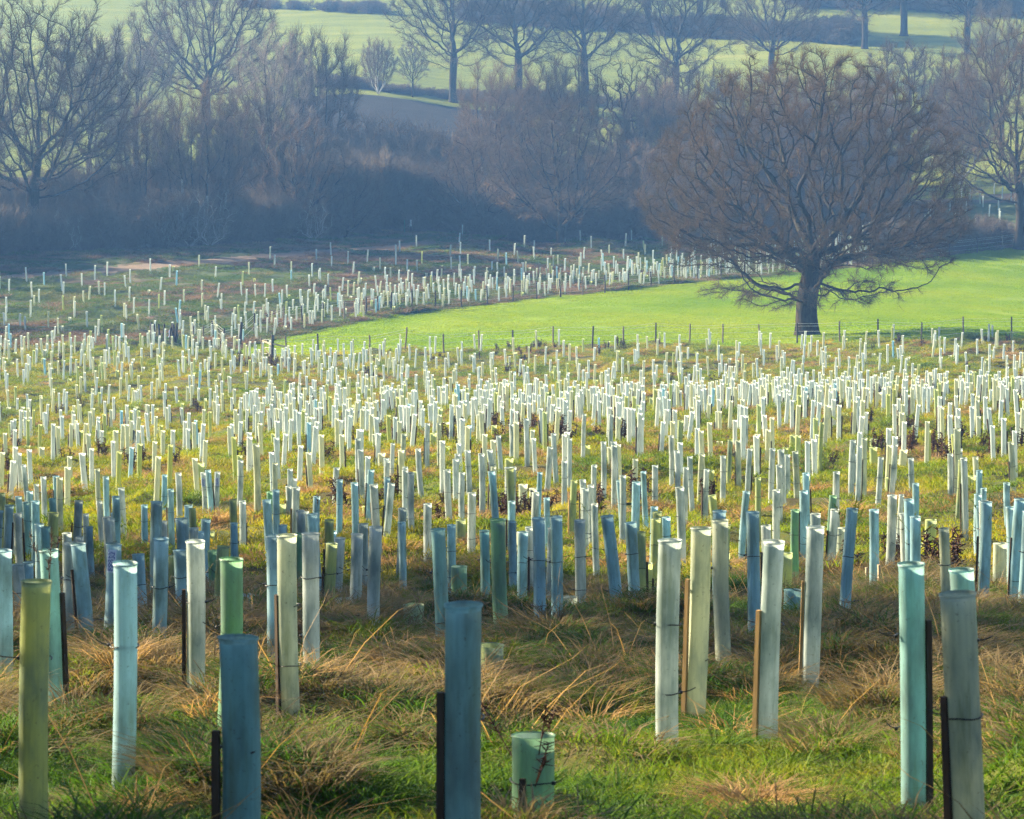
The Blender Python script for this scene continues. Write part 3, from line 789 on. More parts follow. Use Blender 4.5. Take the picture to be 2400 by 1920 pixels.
def px_place(px, d):
    return float(at(px, 500, d)[0]), d
WOODS = [
    ('A', 78, 374, 1.08, 1.06, 'oak_tree', 'massive forked bare oak at the left end of the wood'),
    ('A', 486, 500, 1.0, 2.2, 'oak_tree', 'dark oak standing behind the wood with limbs spread against the hillside'),
    ('E', -70, 392, 1.1, .3, 'ash_tree', 'slim bare tree cut by the left picture edge in the wood'),
    ('E', 210, 410, 1.08, 1.0, 'ash_tree', 'tall pale-twigged tree just behind the massive forked oak'),
    ('D', 345, 388, .92, .5, 'willow_tree', 'bushy upright willow beside the massive forked oak'),
    ('D', 480, 384, 1.06, 1.9, 'willow_tree', 'broad pinkish many-stemmed willow with pale stems at the wood edge'),
    ('D', 585, 402, .98, 2.8, 'willow_tree', 'pinkish willow right of the pale-stemmed one'),
    ('C', 690, 396, .80, 4.0, 'maple_tree', 'leaning rounded tree with dark arching branches near the wood middle'),
    ('D', 735, 452, 1.15, 1.1, 'willow_tree', 'hazy pale willow topping the wood below the green hill'),
    ('E', 640, 440, .95, 2.4, 'ash_tree', 'slim hazy tree standing between two willows deep in the wood'),
    ('C', 815, 398, .50, .7, 'maple_tree', 'low dark rounded tree left of the woodland gap'),
    ('C', 905, 410, .42, 5.0, 'maple_tree', 'low dark rounded tree directly above the end of the footpath'),
    ('C', 985, 416, .40, 2.9, 'maple_tree', 'small reddish tree in front of the ploughed field'),
    ('C', 1120, 404, .70, 1.6, 'maple_tree', 'dark rounded tree right of the woodland gap'),
    ('C', 1315, 396, 1.0, 3.6, 'maple_tree', 'large rounded reddish tree with fanning branches in the wood centre'),
    ('D', 1175, 428, 1.08, .2, 'willow_tree', 'tall pinkish willow behind the low dark tree right of the gap'),
    ('D', 1300, 436, 1.12, 3.3, 'willow_tree', 'silver-stemmed tree topping the large rounded reddish one'),
    ('F', 1458, 440, 1.12, 1.2, 'oak_tree', 'twisted dark-limbed oak rising behind the wood'),
    ('D', 1545, 432, 1.0, 2.0, 'willow_tree', 'pinkish willow between the twisted oak and the lone oak'),
    ('C', 1490, 408, .68, .1, 'maple_tree', 'low rounded tree left of the lone oak crown'),
    ('C', 1640, 416, .72, 4.4, 'maple_tree', 'rounded tree half hidden behind the lone oak crown left side'),
    ('D', 1740, 434, .86, 5.1, 'willow_tree', 'willow seen through the twigs of the lone oak'),
    ('C', 1980, 452, 1.0, 2.2, 'maple_tree', 'hazy rounded tree at the upper right of the lone oak crown'),
    ('C', 2125, 470, 1.12, .9, 'maple_tree', 'hazy reddish tree with a tall rounded crown behind the lone oak'),
    ('D', 2250, 462, .92, 1.7, 'willow_tree', 'hazy willow between the lone oak and the right edge oak'),
    ('E', 2345, 488, 1.05, 3.1, 'ash_tree', 'pale hazy tree behind the right edge oak'),
    ('A', 2392, 397, 1.02, 3.9, 'oak_tree', 'big reddish bare oak cut by the right picture edge'),
    ('E', 320, 452, 1.0, 5.2, 'ash_tree', 'slim pale tree just left of the dark oak behind the wood'),
    ('C', 1600, 470, 1.0, 1.0, 'maple_tree', 'hazy rounded tree behind the left shoulder of the lone oak'),
    ('C', 1760, 466, 1.0, 2.7, 'maple_tree', 'hazy rounded tree behind the middle of the lone oak'),
    ('D', 1860, 448, 1.05, 3.9, 'willow_tree', 'hazy willow behind the lone oak trunk line'),
    ('C', 1930, 436, .85, 5.5, 'maple_tree', 'dark rounded tree behind the right limbs of the lone oak'),
    ('C', 2060, 440, .80, .4, 'maple_tree', 'dark rounded tree showing below the right limbs of the lone oak'),
    ('D', 888, 545, .52, .4, 'thorn_tree', 'small fan-shaped bare tree above the ploughed field'),
    ('E', 968, 546, .42, 1.4, 'thorn_tree', 'thin little tree left of the first hillside oak'),
    ('B', 1062, 548, 1.0, 1.3, 'oak_tree', 'first tall oak of the hillside row above the ploughed field'),
    ('B', 1215, 551, 1.02, 2.6, 'oak_tree', 'second tall oak of the hillside row'),
    ('B', 1370, 553, 1.05, 4.0, 'oak_tree', 'third tall oak of the hillside row'),
    ('B', 1583, 556, .96, 5.4, 'oak_tree', 'fourth tall oak of the hillside row'),
    ('A', 1806, 585, .80, .6, 'oak_tree', 'spreading hazy oak directly above the lone oak crown'),
    ('B', 1516, 652, 1.0, .8, 'oak_tree', 'left of two oak trunks at the top picture edge above the hillside hedge'),
    ('B', 1637, 650, 1.08, 2.0, 'oak_tree', 'right of two oak trunks at the top picture edge above the hillside hedge'),
    ('B', 2022, 622, .9, 3.0, 'oak_tree', 'hazy oak trunk left of the stout trunk on the upper hill'),
    ('B', 2113, 640, 1.1, 4.6, 'oak_tree', 'stout hazy oak trunk on the upper hill'),
    ('B', 2262, 615, .92, 5.8, 'oak_tree', 'forked hazy oak on the upper hill near the right edge'),
    ('B', 1690, 690, .9, 4.9, 'oak_tree', 'hazy oak on the skyward hill slope behind the top hedge'),
]
for k, px, d, sc, rz, nm, lab in WOODS:
    X, Y = px_place(px, d)
    plant(KT[k], nm, X, Y, sc, rz, lab)

PALE = make_tree('pale_shrub', 61, .8, .05, dome(260, r_, 1.9, 1.9, 2.0, 1.6, .3, .6, .4), .3, .5, 3, .4, stems=5, spread=.7, r_tip=.014, twigs=4, twig_len=(.4, 1.0), twig_r=.011, twig_max=.05, mats=(M_BIRCH, M_BIRCH, M_TWIG_PALE))
for px, py, sc, rz, lab in ((385, 583, 1.15, .3, 'pale leafless shrub leftmost of the sunlit ones at the wood edge'), (445, 581, 1.35, 2.2, 'tallest pale leafless shrub below the pale-stemmed willow'),
                            (492, 580, 1.2, 4.0, 'pale leafless shrub right of the tallest one at the wood edge'), (150, 596, 1.0, 1.1, 'pale dead shrub at the foot of the massive forked oak'),
                            (735, 562, 1.0, 5.0, 'pale thin-stemmed shrub at the wood edge left of the marker posts')):
    X, Y = hit(px, py)
    plant(PALE, 'bare_shrub', X, Y, sc, rz, lab)['category'] = 'shrub'

# undergrowth, hedges (masses that read as one)
def shrub_protos(tag):
    me = KT['S'][1]
    return [proto('shrub_' + tag, me)]
def shrub_scatter(name, X, Y, smin, smax, label, cat, zs=1.0, r=np.random.default_rng(9)):
    n = len(X)
    s = r.uniform(smin, smax, n) * (.45 + 1.1 * vnoise(X, Y, 13, 73))
    P = np.stack([X, Y, ground(X, Y) - .1 * s], 1)
    scatter(name, shrub_protos(name), P, r.uniform(0, 6.28, n), np.stack([s, s, s * zs], 1), np.zeros(n, int), label, cat)
px = r_.uniform(-250, 2080, 1150)
u0 = np.array([at(p, 560, 400.)[0] / 400. for p in px])
gap = (px > 1010) & (px < 1075)
Y = L(WOOD, u0) + 1.5 + r_.random(len(px)) ** 1.6 * 42
Y = np.where(gap, Y + 30, Y)
Y = np.where(px > 1720, L(WOOD, u0) + 8 + (Y - L(WOOD, u0)), Y)
shrub_scatter('undergrowth', u0 * Y, Y, .4, 1.25, 'dark bare thicket filling the foot of the wood', 'undergrowth', 1.25)
px = r_.uniform(2060, 2350, 75); u0 = (px - 1200) / F * 1.012
Y = L(FARF, u0) + 3 + r_.random(75) * 7
shrub_scatter('blackthorn_hedge', u0 * Y, Y, .5, .85, 'dark thorn hedge right of the lone oak behind the far fence', 'hedge')
def hedge_line(pts, n, jy):
    X, Y = [], []
    for a, b in zip(pts[:-1], pts[1:]):
        t = r_.random(n)
        pa, pb = np.array(hit(*a)), np.array(hit(*b))
        X += list(pa[0] + (pb[0] - pa[0]) * t); Y += list(pa[1] + (pb[1] - pa[1]) * t + r_.uniform(-jy, jy, n))
    return np.array(X), np.array(Y)
shrub_scatter('field_hedge', *hedge_line([(760, 205), (900, 214), (1130, 238), (1600, 258)], 60, 2), .35, .7, 'low dark hedge along the top of the ploughed field', 'hedge', .7)
shrub_scatter('hillside_hedge', *hedge_line([(1080, 48), (1400, 66), (1700, 88), (1990, 100)], 60, 3), .7, 1.1, 'long dark hedge crossing the upper hillside', 'hedge', .9)
shrub_scatter('hilltop_hedge', *hedge_line([(1850, 14), (2150, 22), (2500, 40)], 50, 4), .9, 1.6, 'dark hedge at the top right of the hillside', 'hedge', 1.0)
shrub_scatter('distant_hedge', *hedge_line([(560, 12), (900, 30)], 45, 3), .4, .7, 'faint hedge strip across the hill at the top left', 'hedge', .7)

wr = np.random.default_rng(15)
wy = wr.uniform(300, 420, 14); wx = -wy * .128 - 7 - wr.uniform(0, 30, 14)
scatter('side_woods', [proto('wood_tree', KT['C'][1]), proto('wood_ash', KT['E'][1])], np.stack([wx, wy, ground(wx, wy)], 1), wr.uniform(0, 6.28, 14), wr.uniform(.5, .95, 14), wr.integers(0, 2, 14),
        'bare wood continuing along the valley floor beyond the left edge', 'woods')

# bare hedgerow left of the frame whose shade falls over the near ground
hr = np.random.default_rng(12)
hy = np.concatenate([np.linspace(17, 76, 10), np.linspace(16, 50, 9), np.linspace(52, 86, 8)]) + hr.normal(0, 1.8, 27)
hk = np.concatenate([np.zeros(10, int), 1 + np.arange(17) % 3])
hs = np.where(hk == 0, hr.uniform(.8, 1.3, 27), np.where(hk == 1, hr.uniform(.52, .70, 27), hr.uniform(.60, .80, 27)))
hy = np.where((hy > 29) & (hy < 40), hy - 13, hy)
hx = -hy * .128 - np.where(hk == 0, 3.0, 5.0) - hr.uniform(0, 4.5, 27)
scatter('hedgerow', [proto('hedge_shrub', KT['S'][1]), proto('hedge_tree', KT['C'][1]), proto('hedge_willow', KT['E'][1]), proto('hedge_oak', KT['F'][1])], np.stack([hx, hy, ground(hx, hy)], 1), np.arange(27) * 1.3, hs, hk,
        'bare hedgerow beside the near ground shading it', 'hedge')

# ------------------------------------------------------------------ grasses
def blades(n, R, hmin, hmax, w, droop, seed, lean=.35, patch=False):
    r = np.random.default_rng(seed)
    rad = R * np.sqrt(r.random(n)); th = r.uniform(0, 6.283, n)
    p = np.stack([rad * np.cos(th), rad * np.sin(th), np.full(n, -.02)], 1)
    od = unit(np.stack([np.cos(th), np.sin(th), np.zeros(n)], 1) * (.3 if patch else 1) + r.normal(0, .6, (n, 3)) * (1, 1, 0))
    h = r.uniform(hmin, hmax, n)
    ln = lean * r.uniform(.3, 1.3, n)
    az = r.uniform(0, 6.283, n)
    side = np.stack([np.cos(az), np.sin(az), np.zeros(n)], 1)
    lv = []
    for t, wt in ((0, 1), (.4, .9), (.75, .6), (1, .0)):
        c = p + od * (h * (ln * t + droop * t * t * r.uniform(.6, 1.4, n)))[:, None]
        c[:, 2] += h * (t - .55 * min(droop, 1.3) * t * t)
        if wt: lv += [c - side * w * wt / 2, c + side * w * wt / 2]
        else: lv += [c]
    V = np.stack(lv, 1).reshape(-1, 3)
    b = np.arange(n)[:, None] * 7
    Q = np.concatenate([b + np.array([[0, 1, 3, 2]]), b + np.array([[2, 3, 5, 4]])])
    T = b + np.array([[4, 5, 6]])
    return V, Q, T
def blade_proto(name, mat, *a, **k):
    V, Q, T = blades(*a, **k)
    return proto(name, mk_mesh(name, V, Q, T, [mat]))

def weed_proto(seed, w):
    r = np.random.default_rng(seed)
    s = Soup()
    for k in range(7):
        b = np.array([r.normal(0, .09), r.normal(0, .09), -.02]); d = unit(np.array([[r.normal(0, .16), r.normal(0, .16), 1]]))[0]
        h = r.uniform(.25, .6)
        tip = b + d * h
        v, q = frusta(b[None], tip[None], np.array([w]), np.array([w * .6]), d[None], d[None], 3); s.add(v, q)
        m = 26
        t = r.uniform(.3, 1, m)[:, None]
        c = b + (tip - b) * t
        od = unit(r.normal(0, 1, (m, 3)) + (0, 0, .5))
        e = c + od * r.uniform(.03, .11, (m, 1))
        v, q = frusta(c, e, np.full(m, w * 1.5), np.full(m, w * 1.1), od, od, 3); s.add(v, q)
    return proto('weed', s.mesh('dead_weed', [M_WEED]))

def sample(n, y0, y1, umax=.135, r=r_):
    Y = np.sqrt(r.uniform(y0 * y0, y1 * y1, n))
    X = r.uniform(-umax, umax, n) * Y
    return X, Y
def lay(name, protos, X, Y, idx, smin, smax, label, cat, sink=.0, r=r_):
    n = len(X)
    s = r.uniform(smin, smax, n)
    P = np.stack([X, Y, ground(X, Y) - sink], 1)
    scatter(name, protos, P, r.uniform(0, 6.28, n), s, idx, label, cat)

def slope_rot(X, Y, e, r=r_):
    gx = (ground(X + e, Y) - ground(X - e, Y)) / (2 * e); gy = (ground(X, Y + e) - ground(X, Y - e)) / (2 * e)
    n = unit(np.stack([-gx, -gy, np.ones_like(gx)], 1))
    a = r.uniform(0, 6.283, len(X))
    t = np.stack([np.cos(a), np.sin(a), np.zeros_like(a)], 1)
    t = unit(t - n * (t * n).sum(1, keepdims=True))
    b = np.cross(n, t)
    return np.arctan2(b[:, 2], n[:, 2]), -np.arcsin(np.clip(t[:, 2], -1, 1)), np.arctan2(t[:, 1], t[:, 0])
def carpet(name, protos, X, Y, idx, smin, smax, e, label, cat, r=r_):
    a, b, c = slope_rot(X, Y, e)
    Z = (ground(X, Y) + ground(X + e, Y) + ground(X - e, Y) + ground(X, Y + e) + ground(X, Y - e)) / 5
    scatter(name, protos, np.stack([X, Y, Z], 1), c, r.uniform(smin, smax, len(X)), idx, label, cat, np.stack([a, b], 1))

# near ground 11-64 m: a carpet of turf, then dead tussocks on the mounds
X, Y = sample(3600, 11, 66)
k = mounds(X, Y) < .75
X, Y = X[k], Y[k]
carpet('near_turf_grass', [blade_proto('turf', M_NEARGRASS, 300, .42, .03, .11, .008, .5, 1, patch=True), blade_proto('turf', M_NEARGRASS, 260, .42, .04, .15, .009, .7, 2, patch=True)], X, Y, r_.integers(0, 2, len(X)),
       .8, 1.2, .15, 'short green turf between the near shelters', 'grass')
X, Y = sample(12000, 11, 66)
m = mounds(X, Y); q = r_.random(len(X))
big = vnoise(X, Y, 6.0, 27) + .25 * np.exp(-((Y - 36) / 10) ** 2)
k = (m > .25) & (q < .3 + .8 * m) | (q < .05)
X, Y, m, big = X[k], Y[k], m[k], big[k]
q = r_.random(len(X))
idx = np.where(m > .25, np.where(q < .24 + .4 * (big - .5), 0, np.where(q < .46, 1, np.where(q < .93, 2, np.where(q < .955, 5, 3)))), np.where(q < .8, 2, np.where(q < .93, 3, 5)))
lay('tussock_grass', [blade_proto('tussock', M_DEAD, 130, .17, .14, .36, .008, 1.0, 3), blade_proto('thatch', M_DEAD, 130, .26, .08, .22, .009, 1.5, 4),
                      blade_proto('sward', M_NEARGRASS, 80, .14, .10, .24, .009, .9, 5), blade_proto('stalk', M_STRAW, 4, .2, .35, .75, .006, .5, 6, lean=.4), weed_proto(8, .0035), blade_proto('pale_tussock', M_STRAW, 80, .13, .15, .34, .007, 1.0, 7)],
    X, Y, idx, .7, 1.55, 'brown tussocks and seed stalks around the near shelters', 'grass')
# two tussocks big enough to point at
for px, py, mat, n, R, h0, h1, seed, lab in ((1765, 1905, M_STRAW, 520, .20, .12, .30, 91, 'pale straw tussock at the bottom edge right of centre'),
                                              (1960, 1735, M_DEAD, 900, .36, .12, .34, 92, 'big dark grass tussock between the orange stakes and the bottom right shelters')):
    X, Y = hit(px, py)
    V, Q, T_ = blades(n, R, h0, h1, .007, 1.2, seed)
    o = link('grass_tussock', mk_mesh('grass_tussock', V, Q, T_, [mat]), label=lab, category='tussock')
    o.location = (X, Y, float(ground(X, Y)))
# middle ground 62-284 m
X, Y = sample(7600, 63, 284)
k = Y < L(NEAR, X / Y) - .8
X, Y = X[k], Y[k]
carpet('slope_turf_grass', [blade_proto('turf', M_GRASS, 520, 1.0, .06, .17, .016, .6, 11, patch=True), blade_proto('turf', M_GRASS, 480, 1.0, .08, .22, .016, .7, 10, patch=True)], X, Y, r_.integers(0, 2, len(X)), .85, 1.25, .3,
       'yellow green turf over the sunlit middle slope', 'grass')
X, Y = sample(36000, 62, 284)
k = Y < L(NEAR, X / Y) - .5
X, Y = X[k], Y[k]
m = mounds(X, Y)
big = vnoise(X, Y, 12, 32) + np.clip((X / Y) * .8, -.08, .08) + .06 * np.exp(-((Y - 125) / 40) ** 2) + .08 * np.exp(-((Y - 268) / 14) ** 2)
q = r_.random(len(X))
k = (m > .15) & (q < .25 + m * .9 + (big - .5) * .5)
X, Y, m, big = X[k], Y[k], m[k], big[k]
q = r_.random(len(X))
idx = np.where(q < np.clip(.68 + (big - .5) * 2.0, .15, .95), np.where(r_.random(len(X)) < .5, 0, 1), 2)
wd = ((vnoise(X, Y, 4.5, 41) > .74) & (q < .16)) | ((np.abs(Y - 112) < 10) & (X / Y > .075) & (r_.random(len(X)) < .16))
idx = np.where(wd, 3, idx)
lay('slope_tussock_grass', [blade_proto('tussock', M_STRAW, 110, .28, .12, .28, .013, 1.0, 12), blade_proto('thatch', M_STRAW, 110, .40, .08, .20, .014, 1.3, 13),
                            blade_proto('sward', M_GRASS, 100, .28, .10, .24, .014, .9, 14), weed_proto(15, .0055)],
    X, Y, idx, .8, 1.5, 'dry tussocks scattered over the sunlit middle slope', 'grass')
# pasture and valley floor
X, Y = sample(3400, 277, 405)
k = zone(X, Y) == 1
carpet('pasture_grass', [blade_proto('turf', M_TURF, 1500, 2.0, .05, .11, .024, .5, 51, patch=True)], X[k], Y[k], np.zeros(k.sum(), int), .9, 1.3, .8, 'short bright green grass of the pasture', 'grass')
X, Y = sample(3600, 277, 410)
k = (zone(X, Y) == 2) & (zone(X, Y - 2.4) != 3) & (zone(X, Y + 2.4) != 3)
carpet('valley_turf_grass', [blade_proto('turf', M_VALLEY, 700, 1.6, .08, .2, .026, .6, 71, patch=True)], X[k], Y[k], np.zeros(k.sum(), int), .9, 1.3, .6, 'rough green grass of the valley floor', 'grass')
X, Y = sample(22000, 277, 410)
k = (zone(X, Y) == 2) & (vnoise(X, Y, 9, 61) * .5 + vnoise(X, Y, 3, 62) * .5 > .50)
lay('valley_tussock_grass', [blade_proto('tussock', M_HEATH, 90, .5, .2, .45, .024, 1.0, 72)], X[k], Y[k], np.zeros(k.sum(), int), .8, 1.5, 'brown tussocks dotting the valley floor', 'grass')
# long grass strip under the far fence
t = r_.random(900); uu = FARF[0][0] + (FARF[0][-1] - FARF[0][0]) * t
Yf = L(FARF, uu) + r_.uniform(0, 1.5, len(uu)) ** 1.2
lay('fence_grass', [blade_proto('tussock', M_HEATH, 90, .5, .15, .42, .026, .9, 81), blade_proto('sward', M_VALLEY, 90, .5, .12, .36, .026, .8, 82)], uu * Yf, Yf, (r_.random(len(uu)) < .6).astype(int), .8, 1.5,
    'long uncut grass along the far fence line', 'grass')

# ------------------------------------------------------------------ tree shelters
NS = 20
def sleeve_mesh(seed, mat, r0, h, sides=NS, bow=.012, oval=.06, flare=.10):
    """thin plastic sleeve with a turned-out rim; real size"""
    r = np.random.default_rng(seed)
    lv = np.array([-.04, 0.05, .25, .45, .65, .82, .93, .982, .993, 1.0, 1.0, .992])
    rr = np.array([1, 1, 1, 1, 1, 1, 1, 1.0, 1 + flare * .5, 1 + flare, 1 + flare * 1.25, 1 + flare * 1.3]) * r0
    a0, a1 = r.uniform(0, 6.28, 2)
    th = np.arange(sides) * 2 * math.pi / sides
    V = []
    for z, q in zip(lv, rr):
        off = bow * math.sin(z * math.pi) * h
        wav = 1 + oval * np.cos(2 * (th - a1)) + .015 * np.sin(5 * th + z * 6)
        V.append(np.stack([q * wav * np.cos(th) + off * math.cos(a0), q * wav * np.sin(th) + off * math.sin(a0), np.full(sides, z * h)], 1))
    V = np.concatenate(V)
    k = np.arange(sides); k2 = (k + 1) % sides
    Q = np.concatenate([np.stack([j * sides + k, j * sides + k2, (j + 1) * sides + k2, (j + 1) * sides + k], 1) for j in range(len(lv) - 1)])
    cut = 7 * sides
    low, top = Q[:cut], Q[cut:]
    def sub(q, nm):
        ids, inv = np.unique(q, return_inverse=True)
        return mk_mesh(nm, V[ids], inv.reshape(-1, 4), None, [mat])
    return sub(low, 'sleeve'), sub(top, 'rim')

def stake_mesh(h, w, mat):
    s = Soup()
    v, q = box(0, 0, h / 2 - .1, w, w, h + .2)
    v[4:, :2] *= .82
    s.add(v, q)
    return s.mesh('stake', [mat], smooth=False)

def tie_mesh(r, tail, seed, full=False):
    """ratchet tie: loop round sleeve and stake with a loose tail"""
    s = Soup()
    th = np.linspace(0, 2 * math.pi, 17) if full else np.linspace(-.35, math.pi + .15, 17)
    p = np.stack([(r + .006) * np.cos(th), (r + .006) * np.sin(th), .004 * np.sin(3 * th)], 1)
    d = unit(np.diff(p, axis=0))
    v, q = frusta(p[:-1], p[1:], np.full(16, .0038), np.full(16, .0038), d, d, 4); s.add(v, q)
    a = np.array([-r - .01, 0, 0]); b = a + (-tail * .55, 0, .008); c = b + (-tail * .45, 0, .02)
    for x, y in ((a, b), (b, c)):
        d = unit((y - x)[None]); v, q = frusta(x[None], y[None], np.array([.0036]), np.array([.003]), d, d, 4); s.add(v, q)
    v, q = box(-r - .012, 0, 0, .016, .014, .016); s.add(v, q)
    return s.mesh('tie', [M_TIE])

shelters = []          # dict per shelter
for row in H:
    xt, yt, xb, yb, c, wide, st = row[:7]
    X, Y = FEET[len(shelters)]
    s = F / Y
    h = (yb - yt) * (Y * cp + float(land(X, Y)) * sp) / (F * cp) + .03
    lx = (xt - xb) / s / h
    shelters.append(dict(X=X, Y=Y, h=h, c=c, wide=wide, st=st, fresh=len(row) > 7, lx=math.atan(lx), ly=float(rng.normal(0, .025)), hand=True, px=xb, py=yb, yt=yt))
# fill by spaced random planting
def fill():
    hx = [s['X'] for s in shelters]; hy = [s['Y'] for s in shelters]
    pts = list(zip(hx, hy))
    grid = {}
    def cell(x, y): return (int(x // 1.6), int(y // 1.6))
    for p in pts: grid.setdefault(cell(*p), []).append(p)
    def ok(x, y, m):
        cx, cy_ = cell(x, y); k = int(m // 1.6) + 1
        for i in range(cx - k, cx + k + 1):
            for j in range(cy_ - k, cy_ + k + 1):
                for q in grid.get((i, j), ()):
                    if (q[0] - x) ** 2 + (q[1] - y) ** 2 < m * m: return False
        return True
    out = []
    r = np.random.default_rng(77)
    Ys = np.sqrt(r.uniform(40 ** 2, 450 ** 2, 110000)); us = r.uniform(-.128, .128, 110000)
    Xs = us * Ys
    zz = zone(Xs, Ys); Zs = land(Xs, Ys)
    pxs, pys = project(Xs, Ys, Zs)
    nz = vnoise(Xs, Ys, 9, 91)
    for x, y, u, z, px, py, q, rn in zip(Xs, Ys, us, zz, pxs, pys, nz, r.random(110000)):
        if z == 0:
            if y > L(NEAR, u) - 1.0: continue
            if py > 1500: continue                               # hand-placed there
            base = 1.6 + .5 * q
            band = px * -.026 + 1012                             # dense white band rising to the right
            if px > 560 and abs(py - band) < 22: base = 1.15
            elif px > 560 and py < band: base = 1.9 + .9 * q
            elif px <= 560: base = 1.75 + .9 * q
            if px > 800 and py > band + 26: base = 1.7
            if (px > 800 and py > 1088) or py > 1235: base = 1.35 + .8 * q
            if py < 905 and px < 950: base = 1.2 + .5 * q
            if not ok(x, y, base): continue
        elif z == 2:
            # planted strip behind the far fence, thinning out towards the path
            yf = L(FARF, u) if u > FARF[0][0] else L(NEAR, u)
            if px > 2050:
                if not (y > L(FARF, u) + 8): continue
                m = 3.2
            else:
                dd = y - yf
                if dd < 1.0: continue
                if y > L(PATH0, u) - 3 and px < 1000: continue
                m = .85 + .075 * max(0, dd - 15) + .8 * q
                if px < 420: m = 1.5 + .025 * dd + 1.2 * q
            if not ok(x, y, m): continue
        else:
            continue
        grid.setdefault(cell(x, y), []).append((x, y)); out.append((x, y, px, py, z))
    return out
extra = fill()
r2 = np.random.default_rng(8)
for x, y, px, py, z in extra:
    wide = r2.random() < (.13 if z == 0 else .05)
    q = r2.random()
    if z == 0 and py > 1235:
        c = 'b' if q < .4 else 't' if q < .5 else 'y' if q < .6 else 'w'
    elif z == 0:
        yel = .16 if px > 560 else .30
        c = 'y' if q < yel * .45 else 'c' if q < yel * 1.9 else 'b' if q > .985 else 'w'
    else:
        c = 'b' if q < .08 else 'c' if q < .36 else 'y' if q < .41 else 'w'
    if wide: c = 'y' if q < .6 else 'c'
    shelters.append(dict(X=x, Y=y, h=r2.uniform(.40, .58) if wide else r2.normal(1.2, .05), c=c, wide=int(wide), st=r2.choice(['b', 'b', 'b', 'l', 'r']), fresh=r2.random() < .15, lx=float(r2.normal(0, .04)),
                         ly=float(r2.normal(0, .03)), hand=False, px=px, py=py, yt=0))
order = sorted(range(len(shelters)), key=lambda k: shelters[k]['Y'] / (.75 if shelters[k]['wide'] else 1.0) - (0 if not shelters[k]['hand'] else 20))
solo = [shelters[k] for k in order[:300]]
mass = [shelters[k] for k in order[300:]]
print('shelters', len(H), len(extra), len(mass))

ORD = ['leftmost'] + ['second', 'third', 'fourth', 'fifth', 'sixth', 'seventh', 'eighth', 'ninth', 'tenth', 'eleventh', 'twelfth', 'thirteenth', 'fourteenth', 'fifteenth', 'sixteenth', 'seventeenth', 'eighteenth', 'nineteenth', 'twentieth', 'twenty-first', 'twenty-second', 'twenty-third', 'twenty-fourth', 'twenty-fifth']
solo.sort(key=lambda s: -s['py'])
ROWLEN = [5, 7, 9, 10, 12, 12, 14, 14, 15, 16, 16, 17, 18, 18, 19, 20, 20, 20, 20, 20, 20]
i0 = 0
for rk, n in enumerate(ROWLEN):
    row = sorted(solo[i0:i0 + n], key=lambda s: s['px'])
    for j, s in enumerate(row):
        s['row'], s['col'] = rk, j
    i0 += n
SPECIAL = {(94, 1354): 'tall yellow green shelter rising from the bottom edge near the left corner', (301, 1321): 'shaded dark blue shelter with a bright sunlit left edge',
           (563, 1488): 'broad shade-tinted teal shelter rising out of the bottom edge left of centre', (1087, 1400): 'widest shade-tinted teal shelter at bottom centre with a dark stake beside it',
           (1250, 1722): 'short wide guard at the bottom edge with a dark stake in front', (1568, 1265): 'tall pale shelter standing alone right of centre, cream top and blue foot',
           (1642, 1233): 'cream shelter with a fresh orange stake along its left side', (1810, 1265): 'grey white shelter with fresh orange stake, left of the dark tussock',
           (1909, 1235): 'stained white shelter with fresh orange stake behind the dark tussock', (2128, 1321): 'tall shade-tinted blue teal shelter rising from the bottom right, ties sticking out',
           (2233, 1387): 'pale cream shelter leaning out of the bottom right corner', (2246, 1336): 'shade-tinted teal shelter half hidden behind the pale leaning corner shelter',
           (1994, 1191): 'shade-tinted dark blue leaning shelter with a green sprig growing out of its top', (1421, 1208): 'narrow shade-tinted blue shelter leaning strongly to the left near centre',
           (187, 1281): 'shade-tinted blue shelter leaning left over a dark stake near the left edge', (270, 1283): 'shade-tinted blue shelter with printed lettering near its rim', (511, 1100): 'white shelter with a blue printed label on the sunny slope'}
SL = {}
def sleeve(c, wide, v):
    k = (c, wide, v)
    if k not in SL:
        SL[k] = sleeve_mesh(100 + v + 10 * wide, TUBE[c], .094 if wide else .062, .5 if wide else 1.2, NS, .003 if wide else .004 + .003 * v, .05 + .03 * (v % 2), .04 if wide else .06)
    return SL[k]
STK = {(f, w): stake_mesh(1.0, w, M_STAKE_NEW if f else M_STAKE) for f in (0, 1) for w in (.025, .032)}
TIES = [tie_mesh(.068, t, k, k == 3) for k, t in enumerate((.05, .09, .14, .07))]
TIE_W = [tie_mesh(.102, t, k) for k, t in enumerate((.05, .1))]

